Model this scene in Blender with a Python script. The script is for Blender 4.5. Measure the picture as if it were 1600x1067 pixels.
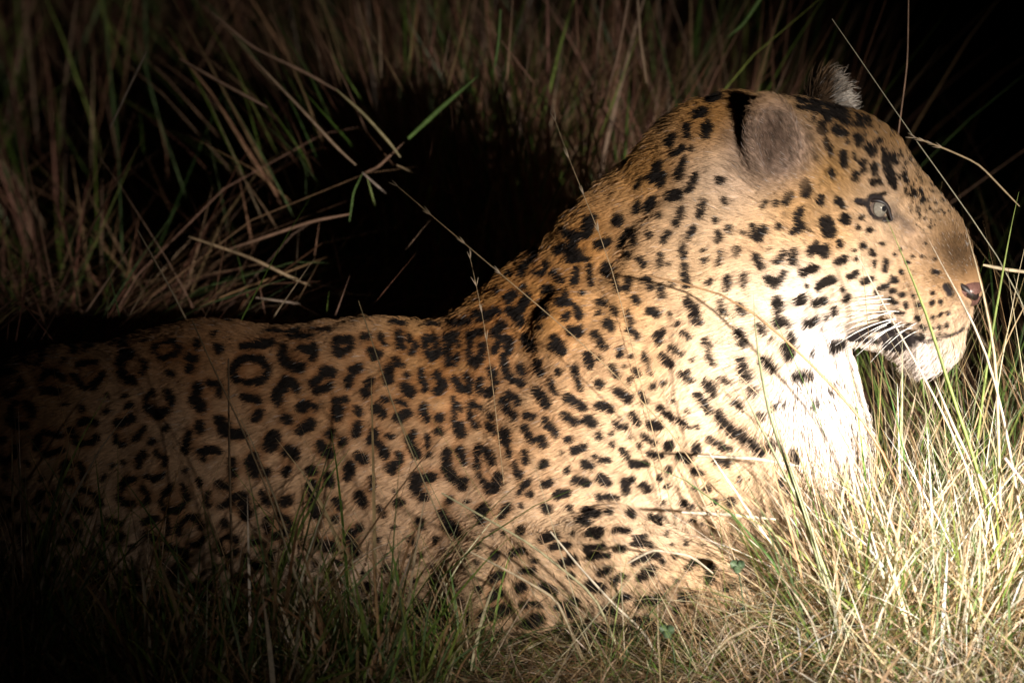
import bpy, math, random
import numpy as np
from mathutils import Vector
from mathutils.bvhtree import BVHTree

# ------------------------------------------------------------------ camera
SC = bpy.context.scene
COL = SC.collection
for o in list(bpy.data.objects):
    bpy.data.objects.remove(o, do_unlink=True)
RNG = np.random.default_rng(7)
FUR = 1.0
PITCH = math.radians(10.0)
DIST = 7.0
TARGET = np.array([0.6, 0.0, 0.32])
FOCAL, SENSOR = 210.0, 36.0
C_F = np.array([0.0, math.cos(PITCH), -math.sin(PITCH)])
C_R = np.array([1.0, 0.0, 0.0])
C_U = np.array([0.0, math.sin(PITCH), math.cos(PITCH)])
CAM = TARGET - C_F * DIST
PXS = SENSOR / FOCAL / 1600.0           # tangent of one photo pixel
M = DIST * PXS                          # metres per photo pixel at the leopard

cam_data = bpy.data.cameras.new("camera")
cam_data.lens = FOCAL
cam_data.sensor_width = SENSOR
cam_data.sensor_fit = 'HORIZONTAL'
cam_data.clip_start = 0.1
cam_data.clip_end = 500.0
cam_data.dof.use_dof = True
cam_data.dof.focus_distance = 6.93
cam_data.dof.aperture_fstop = 5.6
cam = bpy.data.objects.new("camera", cam_data)
cam.location = CAM.tolist()
cam.rotation_euler = (math.radians(90) - PITCH, 0.0, 0.0)
COL.objects.link(cam)
SC.camera = cam

# ------------------------------------------------------------------ night sky
world = bpy.data.worlds.new("World")
SC.world = world
world.use_nodes = True
wn = world.node_tree
wn.nodes.clear()
wo = wn.nodes.new('ShaderNodeOutputWorld')
wb = wn.nodes.new('ShaderNodeBackground')
ws = wn.nodes.new('ShaderNodeTexSky')
ws.sky_type = 'NISHITA'
ws.sun_disc = False
ws.sun_elevation = math.radians(-4.0)
ws.sun_rotation = math.radians(120.0)
wb.inputs['Strength'].default_value = 0.02
wn.links.new(ws.outputs[0], wb.inputs['Color'])
wn.links.new(wb.outputs[0], wo.inputs['Surface'])

# ------------------------------------------------------------------ searchlight (the one lamp of the photograph, right of the camera)
LAMP_YAW = math.radians(20.0)
LAMP_D = 7.6
AIM = np.array([0.966, -0.02, 0.176])    # centre of the pool of light: the throat and chest
lamp_dir = np.array([math.sin(LAMP_YAW) * math.cos(PITCH), -math.cos(LAMP_YAW) * math.cos(PITCH), math.sin(math.radians(9.0))])
lamp_dir /= np.linalg.norm(lamp_dir)
LAMP = AIM + lamp_dir * LAMP_D
ld = bpy.data.lights.new("searchlight", 'SPOT')
ld.energy = 14500.0
ld.color = (1.0, 0.93, 0.84)
ld.spot_size = math.radians(24.0)
ld.spot_blend = 1.0
ld.shadow_soft_size = 0.11
lamp = bpy.data.objects.new("searchlight", ld)
lamp.location = LAMP.tolist()
lamp.rotation_euler = Vector((-lamp_dir).tolist()).to_track_quat('-Z', 'Y').to_euler()
COL.objects.link(lamp)
# beam profile of the reflector: a bright core with a soft elliptical fall-off
BEAM = dict(sx=0.246, sy=0.178, cx=0.0, cy=0.0)      # half widths in metres at the leopard
ld.use_nodes = True
ln = ld.node_tree
ln.nodes.clear()
lo = ln.nodes.new('ShaderNodeOutputLight')
le = ln.nodes.new('ShaderNodeEmission')
tc = ln.nodes.new('ShaderNodeTexCoord')
sp = ln.nodes.new('ShaderNodeSeparateXYZ')
ln.links.new(tc.outputs['Normal'], sp.inputs[0])
def lmath(op, a, b=None):
    n = ln.nodes.new('ShaderNodeMath'); n.operation = op
    for k, v in enumerate((a, b)):
        if v is None: continue
        if isinstance(v, (int, float)): n.inputs[k].default_value = v
        else: ln.links.new(v, n.inputs[k])
    return n.outputs[0]
gx = lmath('DIVIDE', lmath('DIVIDE', sp.outputs[0], sp.outputs[2]), BEAM['sx'] / LAMP_D)
gy = lmath('DIVIDE', lmath('DIVIDE', sp.outputs[1], sp.outputs[2]), BEAM['sy'] / LAMP_D)
r2 = lmath('ADD', lmath('MULTIPLY', gx, gx), lmath('MULTIPLY', gy, gy))
core = lmath('POWER', 2.718281828, lmath('MULTIPLY', r2, -0.5))
r3 = lmath('ADD', lmath('MULTIPLY', lmath('MULTIPLY', gx, gx), 1 / 1.3 ** 2), lmath('MULTIPLY', lmath('MULTIPLY', gy, gy), 1 / 2.6 ** 2))
skirt = lmath('POWER', 2.718281828, lmath('MULTIPLY', r3, -0.5))
g = lmath('ADD', core, lmath('MULTIPLY', skirt, 0.10))
ln.links.new(g, le.inputs['Strength'])
ln.links.new(le.outputs[0], lo.inputs[0])

# ------------------------------------------------------------------ render and film
SC.render.engine = 'CYCLES'
SC.view_settings.view_transform = 'Standard'
SC.view_settings.look = 'None'
SC.view_settings.exposure = 0.0
SC.view_settings.gamma = 1.0
SC.view_settings.use_curve_mapping = False
SC.cycles.use_denoising = True
SC.cycles.max_bounces = 5
SC.cycles.diffuse_bounces = 3
SC.cycles.glossy_bounces = 2
SC.cycles.use_adaptive_sampling = True
SC.cycles.adaptive_threshold = 0.02
SC.cycles.transparent_max_bounces = 4
SC.cycles_curves.shape = 'RIBBONS'

# ------------------------------------------------------------------ helpers
def at(px, py, Y):
    """World point seen at photo pixel (px, py) at depth Y (metres behind the leopard's plane)."""
    d = C_F + C_R * ((px - 800.0) * PXS) + C_U * ((533.5 - py) * PXS)
    t = (Y - CAM[1]) / d[1]
    return CAM + d * t

def project(P):
    v = P - CAM
    z = v @ C_F
    return np.stack([800.0 + (v @ C_R) / z / PXS, 533.5 - (v @ C_U) / z / PXS], -1)

def tag(o, label=None, category=None, group=None, kind=None):
    if label: o["label"] = label
    if category: o["category"] = category
    if group: o["group"] = group
    if kind: o["kind"] = kind
    return o

def link(name, data, parent=None, mat=None):
    o = bpy.data.objects.new(name, data)
    COL.objects.link(o)
    if parent is not None: o.parent = parent
    if mat is not None and hasattr(data, 'materials') : data.materials.append(mat)
    return o

def mesh_np(name, V, F, smooth=True, color=None):
    """V (n,3) float, F (m,k) int with constant k."""
    me = bpy.data.meshes.new(name)
    n, m, k = len(V), len(F), F.shape[1]
    me.vertices.add(n)
    me.vertices.foreach_set('co', np.ascontiguousarray(V, np.float32).ravel())
    me.loops.add(m * k)
    me.loops.foreach_set('vertex_index', np.ascontiguousarray(F, np.int32).ravel())
    me.polygons.add(m)
    me.polygons.foreach_set('loop_start', np.arange(0, m * k, k, dtype=np.int32))
    me.polygons.foreach_set('loop_total', np.full(m, k, np.int32))
    if smooth:
        me.polygons.foreach_set('use_smooth', np.ones(m, bool))
    if color is not None:
        a = me.attributes.new('tint', 'FLOAT_COLOR', 'POINT')
        c = np.ones((n, 4), np.float32); c[:, :3] = color
        a.data.foreach_set('color', c.ravel())
    me.update(calc_edges=True)
    me.validate()
    return me

def nodemat(name):
    m = bpy.data.materials.new(name)
    m.use_nodes = True
    nt = m.node_tree
    nt.nodes.clear()
    return m, nt, nt.nodes.new('ShaderNodeOutputMaterial')

def hash_noise(P, scale, seed=0):
    """smooth value noise in 3D, range 0..1"""
    Q = P * scale + seed * 17.13
    i = np.floor(Q).astype(np.int64); f = Q - i
    f = f * f * (3 - 2 * f)
    def h(a, b, c):
        x = (a * 73856093) ^ (b * 19349663) ^ (c * 83492791) ^ (seed * 2654435761)
        x = (x ^ (x >> 13)) * 1274126177 & 0x7fffffff
        return ((x ^ (x >> 16)) & 0xffff) / 65535.0
    out = 0
    for dx in (0, 1):
        for dy in (0, 1):
            for dz in (0, 1):
                w = (f[:, 0] if dx else 1 - f[:, 0]) * (f[:, 1] if dy else 1 - f[:, 1]) * (f[:, 2] if dz else 1 - f[:, 2])
                out = out + w * h(i[:, 0] + dx, i[:, 1] + dy, i[:, 2] + dz)
    return out

# ------------------------------------------------------------------ ground
def build_ground():
    # gentle relief near the leopard, flat towards the horizon
    xs = np.concatenate([[-250, -60, -15, -5], np.linspace(-2.0, 3.2, 105), [5, 15, 60, 250]])
    ys = np.concatenate([[-250, -60, -15, -5], np.linspace(-1.8, 4.2, 121), [8, 20, 60, 250]])
    X, Y = np.meshgrid(xs, ys, indexing='ij')
    P = np.stack([X.ravel(), Y.ravel(), np.zeros(X.size)], -1)
    near = np.exp(-((P[:, 0] - 0.5) ** 2 + (P[:, 1] - 0.5) ** 2) / 9.0)
    P[:, 2] = (hash_noise(P, 9.0, 3) - 0.9) * 0.018 * near - 0.004
    nx, ny = len(xs), len(ys)
    I = np.arange(nx * ny).reshape(nx, ny)
    F = np.stack([I[:-1, :-1], I[1:, :-1], I[1:, 1:], I[:-1, 1:]], -1).reshape(-1, 4)
    m, nt, out = nodemat("soil")
    b = nt.nodes.new('ShaderNodeBsdfPrincipled')
    n1 = nt.nodes.new('ShaderNodeTexNoise'); n1.inputs['Scale'].default_value = 40.0; n1.inputs['Detail'].default_value = 8.0
    r = nt.nodes.new('ShaderNodeValToRGB')
    r.color_ramp.elements[0].color = (0.035, 0.022, 0.013, 1); r.color_ramp.elements[1].color = (0.12, 0.08, 0.05, 1)
    g = nt.nodes.new('ShaderNodeNewGeometry')
    nt.links.new(g.outputs['Position'], n1.inputs['Vector'])
    nt.links.new(n1.outputs[0], r.inputs[0]); nt.links.new(r.outputs[0], b.inputs['Base Color'])
    b.inputs['Roughness'].default_value = 0.95
    bp = nt.nodes.new('ShaderNodeBump'); bp.inputs['Distance'].default_value = 0.01
    nt.links.new(n1.outputs[0], bp.inputs['Height']); nt.links.new(bp.outputs[0], b.inputs['Normal'])
    nt.links.new(b.outputs[0], out.inputs[0])
    o = link("ground", mesh_np("ground", P, F), None, m)
    tag(o, "bare brown soil showing between the grass stems", "ground", kind="structure")
build_ground()

# ------------------------------------------------------------------ the leopard's body: one continuous surface grown from joints and masses
H = 0.004
ORG = np.array([-0.66, -0.36, -0.02])
DIM = np.array([1.90, 0.74, 0.72])
NG = (DIM / H).astype(int)
FIELD = np.full(NG, 1.0, np.float32)
GX = [(ORG[i] + (np.arange(NG[i]) + 0.5) * H).astype(np.float32) for i in range(3)]

def block(lo, hi):
    s = []
    for i in range(3):
        a = max(0, int((lo[i] - ORG[i]) / H)); b = min(NG[i], int((hi[i] - ORG[i]) / H) + 2)
        if a >= b: return None, None
        s.append(slice(a, b))
    s = tuple(s)
    return s, (GX[0][s[0]][:, None, None], GX[1][s[1]][None, :, None], GX[2][s[2]][None, None, :])

def smin(a, b, k):
    h = np.clip(0.5 + 0.5 * (b - a) / k, 0, 1)
    return b + (a - b) * h - k * h * (1 - h)

def d_cone(x, y, z, a, b, ra, rb, ys):
    """tapered capsule; ys squeezes it sideways"""
    ya = 1.0 / ys
    ax, ay, az = a; bx, by, bz = b
    ux, uy, uz = bx - ax, (by - ay) * ya, bz - az
    px, py, pz = x - ax, (y - ay) * ya, z - az
    L = max(ux * ux + uy * uy + uz * uz, 1e-9)
    t = np.clip((px * ux + py * uy + pz * uz) / L, 0, 1)
    d = np.sqrt((px - ux * t) ** 2 + (py - uy * t) ** 2 + (pz - uz * t) ** 2) - (ra + (rb - ra) * t)
    return d

def cone(a, b, ra, rb, ys=1.0, k=0.03, cut=False):
    """a, b: (photo px, photo py, depth Y); radii in photo pixels."""
    A = at(*a); B = at(*b); ra *= M; rb *= M
    r = max(ra, rb) + k + 0.012
    ry = max(ra, rb) * max(ys, 1e-3) + k + 0.012
    lo = np.minimum(A, B) - [r, ry, r]; hi = np.maximum(A, B) + [r, ry, r]
    s, g = block(lo, hi)
    if s is None: return
    d = d_cone(*g, A, B, ra, rb, ys).astype(np.float32)
    if cut: FIELD[s] = -smin(-FIELD[s], d, k)
    else: FIELD[s] = smin(FIELD[s], d, k)

def ellipsoid_d(g, c, axes, R):
    """axes: unit vectors (3x3 rows), R: radii"""
    x, y, z = g[0] - c[0], g[1] - c[1], g[2] - c[2]
    q = [(x * a[0] + y * a[1] + z * a[2]) / r for a, r in zip(axes, R)]
    n = np.sqrt(q[0] ** 2 + q[1] ** 2 + q[2] ** 2)
    return (n - 1) * min(R)

def chain(pts, ys=1.0, k=0.03, cut=False):
    for p, q in zip(pts[:-1], pts[1:]):
        cone(p[:3], q[:3], p[3], q[3], ys, k, cut)

NOSE = at(1530, 452, -0.040)
def build_field():
    # trunk
    chain([(-420, 840, 0.10, 190), (-150, 815, 0.09, 208), (120, 765, 0.08, 208), (330, 726, 0.07, 208), (560, 722, 0.06, 207), (770, 705, 0.05, 200)], ys=0.82, k=0.05)
    # haunch and tail (left of the picture)
    chain([(-420, 850, -0.02, 150), (-300, 900, -0.05, 95)], ys=0.9, k=0.05)
    chain([(-560, 860, 0.10, 60), (-640, 940, 0.12, 34), (-760, 945, 0.16, 30)], k=0.04)
    # withers and neck
    chain([(770, 700, 0.05, 190), (905, 556, 0.035, 166), (1020, 442, 0.02, 152), (1150, 322, 0.01, 176)], ys=0.80, k=0.045)
    chain([(1000, 600, 0.03, 190), (1120, 440, 0.01, 165)], ys=0.78, k=0.05)
    # throat and breast
    chain([(1175, 430, 0.0, 146), (1186, 560, 0.0, 122), (1198, 690, 0.0, 138), (1180, 810, 0.01, 150)], ys=0.78, k=0.05)
    chain([(1180, 800, 0.01, 155), (960, 760, 0.03, 200)], ys=0.82, k=0.05)
    # near shoulder, upper arm and forearm
    chain([(960, 610, -0.035, 150), (900, 740, -0.07, 140), (815, 880, -0.115, 92)], ys=0.62, k=0.05)
    chain([(795, 905, -0.135, 82), (960, 880, -0.165, 78), (1100, 915, -0.185, 64), (1150, 930, -0.19, 56), (1225, 945, -0.19, 58)], ys=0.85, k=0.025)
    # loose skin between elbow and flank
    cone((640, 800, 0.0), (800, 875, -0.085), 130, 92, ys=0.72, k=0.05)
    cone((760, 760, -0.02), (830, 850, -0.095), 110, 92, ys=0.7, k=0.05)
    # shoulder blade and neck muscle
    cone((905, 520, -0.085), (950, 640, -0.105), 52, 62, ys=0.5, k=0.05)
    cone((1060, 400, -0.085), (1000, 520, -0.10), 60, 50, ys=0.45, k=0.05)
    # far foreleg
    chain([(1000, 700, 0.10, 130), (900, 860, 0.16, 90)], ys=0.6, k=0.05)
    chain([(900, 880, 0.17, 80), (1180, 900, 0.20, 62), (1290, 915, 0.20, 56)], ys=0.85, k=0.025)
    # skull
    cone((1258, 290, 0.0), (1280, 296, 0.0), 130, 130, ys=0.78, k=0.03)
    cone((1335, 302, -0.006), (1382, 346, -0.014), 101, 82, ys=0.68, k=0.03)      # brow
    chain([(1384, 346, -0.014, 87), (1430, 396, -0.024, 80), (1464, 436, -0.034, 64)], ys=0.52, k=0.022)   # bridge of the nose
    # cheeks
    cone((1255, 400, -0.045), (1330, 425, -0.045), 112, 84, ys=0.55, k=0.035)
    cone((1270, 400, 0.045), (1345, 425, 0.035), 108, 80, ys=0.55, k=0.035)
    # cheek bones below the eyes
    cone((1310, 345, -0.066), (1390, 400, -0.052), 40, 34, ys=0.7, k=0.03)
    cone((1320, 345, 0.066), (1400, 400, 0.030), 40, 34, ys=0.7, k=0.03)
    # brow ridges
    cone((1325, 277, -0.060), (1398, 294, -0.047), 31, 25, ys=0.8, k=0.018)
    cone((1335, 275, 0.052), (1405, 292, 0.026), 30, 24, ys=0.8, k=0.025)
    # lower jaw and chin
    chain([(1250, 445, -0.01, 90), (1372, 496, -0.02, 40), (1446, 530, -0.034, 40)], ys=0.66, k=0.022)
    cone((1450, 532, -0.035), (1468, 528, -0.036), 40, 38, ys=0.75, k=0.02)
    # muzzle pads (upper lip)
    cone((1430, 470, -0.067), (1470, 484, -0.062), 52, 45, ys=0.62, k=0.015)
    cone((1438, 466, -0.008), (1476, 480, -0.016), 52, 44, ys=0.62, k=0.02)
    # nose
    cone((1500, 432, -0.040), (1516, 452, -0.040), 25, 20, ys=1.0, k=0.014)
    # mouth: lips parted towards the corner
    chain([(1500, 527, -0.068, 5), (1455, 531, -0.080, 6), (1410, 522, -0.082, 12), (1360, 518, -0.084, 12), (1325, 530, -0.09, 6)], ys=2.6, k=0.010, cut=True)
    # eye sockets
    cone((1367, 322, -0.086), (1374, 330, -0.082), 16, 13, ys=1.0, k=0.012, cut=True)
    cone((1376, 322, 0.072), (1392, 336, 0.064), 17, 12, ys=1.0, k=0.012, cut=True)
    # groove beside the bridge of the nose (below the inner corner of the eye)
    chain([(1395, 345, -0.075, 10), (1425, 372, -0.072, 8)], k=0.018, cut=True)
    # fold behind the whisker pad
    chain([(1464, 404, -0.088, 10), (1420, 428, -0.104, 12), (1388, 470, -0.108, 11)], k=0.030, cut=True)
    # nostril
    cone((1512, 462, -0.068), (1500, 452, -0.076), 9, 6, ys=1.0, k=0.008, cut=True)

def ear(c, face, up, R, depth, lean):
    """cup-shaped ear: a rounded shell hollowed on the side it faces"""
    C = at(*c)
    f = np.array(face, float); f /= np.linalg.norm(f)
    u = np.array(up, float); u -= f * (u @ f); u /= np.linalg.norm(u)
    s = np.cross(u, f)
    ax = np.array([s, u, f])
    RR = np.array([R[0] * M, R[1] * M, depth * M])
    m = max(RR) + 0.03
    sl, g = block(C - m, C + m)
    d = ellipsoid_d(g, C, ax, RR)
    cup = ellipsoid_d(g, C + f * depth * M * 0.95 + u * 0.004, ax, RR * np.array([0.80, 0.82, 1.15]))
    d = -smin(-d, cup, 0.004)
    FIELD[sl] = smin(FIELD[sl], d.astype(np.float32), 0.016)

def finish_field():
    ear((1206, 222, -0.080), (0.36, -0.92, 0.10), (-0.10, 0.0, 1.0), (43, 76), 30, 0)
    ear((1294, 163, 0.080), (0.86, 0.42, 0.10), (0.12, 0.15, 1.0), (36, 46), 28, 0)
    FIELD[:] = np.maximum(FIELD, (0.001 - GX[2])[None, None, :])     # belly and paws flat on the ground

def surface_nets(F, org, h):
    S = F < 0
    c = S[:-1, :-1, :-1].astype(np.int8)
    n = np.zeros(c.shape, np.int8)
    for dx in (0, 1):
        for dy in (0, 1):
            for dz in (0, 1):
                n += S[dx:S.shape[0] - 1 + dx, dy:S.shape[1] - 1 + dy, dz:S.shape[2] - 1 + dz]
    ii = np.argwhere((n > 0) & (n < 8))
    idx = np.full(n.shape, -1, np.int32)
    idx[ii[:, 0], ii[:, 1], ii[:, 2]] = np.arange(len(ii))
    corner = {}
    for dx in (0, 1):
        for dy in (0, 1):
            for dz in (0, 1):
                corner[dx, dy, dz] = F[ii[:, 0] + dx, ii[:, 1] + dy, ii[:, 2] + dz]
    acc = np.zeros((len(ii), 3)); cnt = np.zeros(len(ii))
    for a in corner:
        for ax in range(3):
            if a[ax]: continue
            b = list(a); b[ax] = 1; b = tuple(b)
            fa, fb = corner[a], corner[b]
            m = (fa < 0) != (fb < 0)
            t = np.where(m, fa / np.where(m, fa - fb, 1), 0)
            p = np.array(a, float)[None, :].repeat(len(ii), 0)
            p[:, ax] += t
            acc += p * m[:, None]; cnt += m
    V = org + (ii + acc / cnt[:, None] + 0.5) * h
    faces = []
    for ax in range(3):
        A = np.moveaxis(S, ax, 0)
        flip = A[:-1] != A[1:]
        e = np.argwhere(flip)
        o1, o2 = [(1, 2), (2, 0), (0, 1)][ax]
        full = np.zeros((len(e), 3), int)
        rest = [i for i in range(3) if i != ax]
        full[:, ax] = e[:, 0]; full[:, rest[0]] = e[:, 1]; full[:, rest[1]] = e[:, 2]
        ok = (full[:, o1] > 0) & (full[:, o2] > 0) & (full[:, o1] < n.shape[o1]) & (full[:, o2] < n.shape[o2])
        full = full[ok]
        q = []
        for d1, d2 in ((0, 0), (-1, 0), (-1, -1), (0, -1)):
            p = full.copy(); p[:, o1] += d1; p[:, o2] += d2
            q.append(idx[p[:, 0], p[:, 1], p[:, 2]])
        q = np.stack(q, -1)
        ins = S[full[:, 0], full[:, 1], full[:, 2]]
        q[~ins] = q[~ins][:, ::-1]
        faces.append(q)
    Q = np.concatenate(faces)
    return V, Q[(Q >= 0).all(1)]

def smooth_verts(V, Q, it, lam=0.5):
    n = len(V)
    E = np.concatenate([Q[:, [0, 1]], Q[:, [1, 2]], Q[:, [2, 3]], Q[:, [3, 0]]])
    E = np.concatenate([E, E[:, ::-1]])
    deg = np.bincount(E[:, 0], minlength=n)[:, None]
    for _ in range(it):
        s = np.stack([np.bincount(E[:, 0], weights=V[E[:, 1], i], minlength=n) for i in range(3)], -1) / deg
        V = V + (s - V) * lam
    return V

def vert_normals(V, Q):
    N = np.zeros_like(V)
    fn = np.cross(V[Q[:, 2]] - V[Q[:, 0]], V[Q[:, 3]] - V[Q[:, 1]])
    for k in range(4):
        for i in range(3):
            N[:, i] += np.bincount(Q[:, k], weights=fn[:, i], minlength=len(V))
    return N / np.maximum(np.linalg.norm(N, axis=1, keepdims=True), 1e-12)

build_field()
finish_field()
BV, BQ = surface_nets(FIELD, ORG, H)
BV = smooth_verts(BV, BQ, 2, 0.4)
BN = vert_normals(BV, BQ)
_trunk = np.clip((np.linalg.norm(BV - NOSE, axis=1) - 0.25) / 0.12, 0, 1)     # muscle and loose skin
BV = BV + BN * (((hash_noise(BV, 16.0, 31) - .5) * 0.010 + (hash_noise(BV, 42.0, 32) - .5) * 0.004) * _trunk)[:, None]
BV[:, 2] = np.maximum(BV[:, 2], 0.0005)
BN = vert_normals(BV, BQ)

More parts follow.
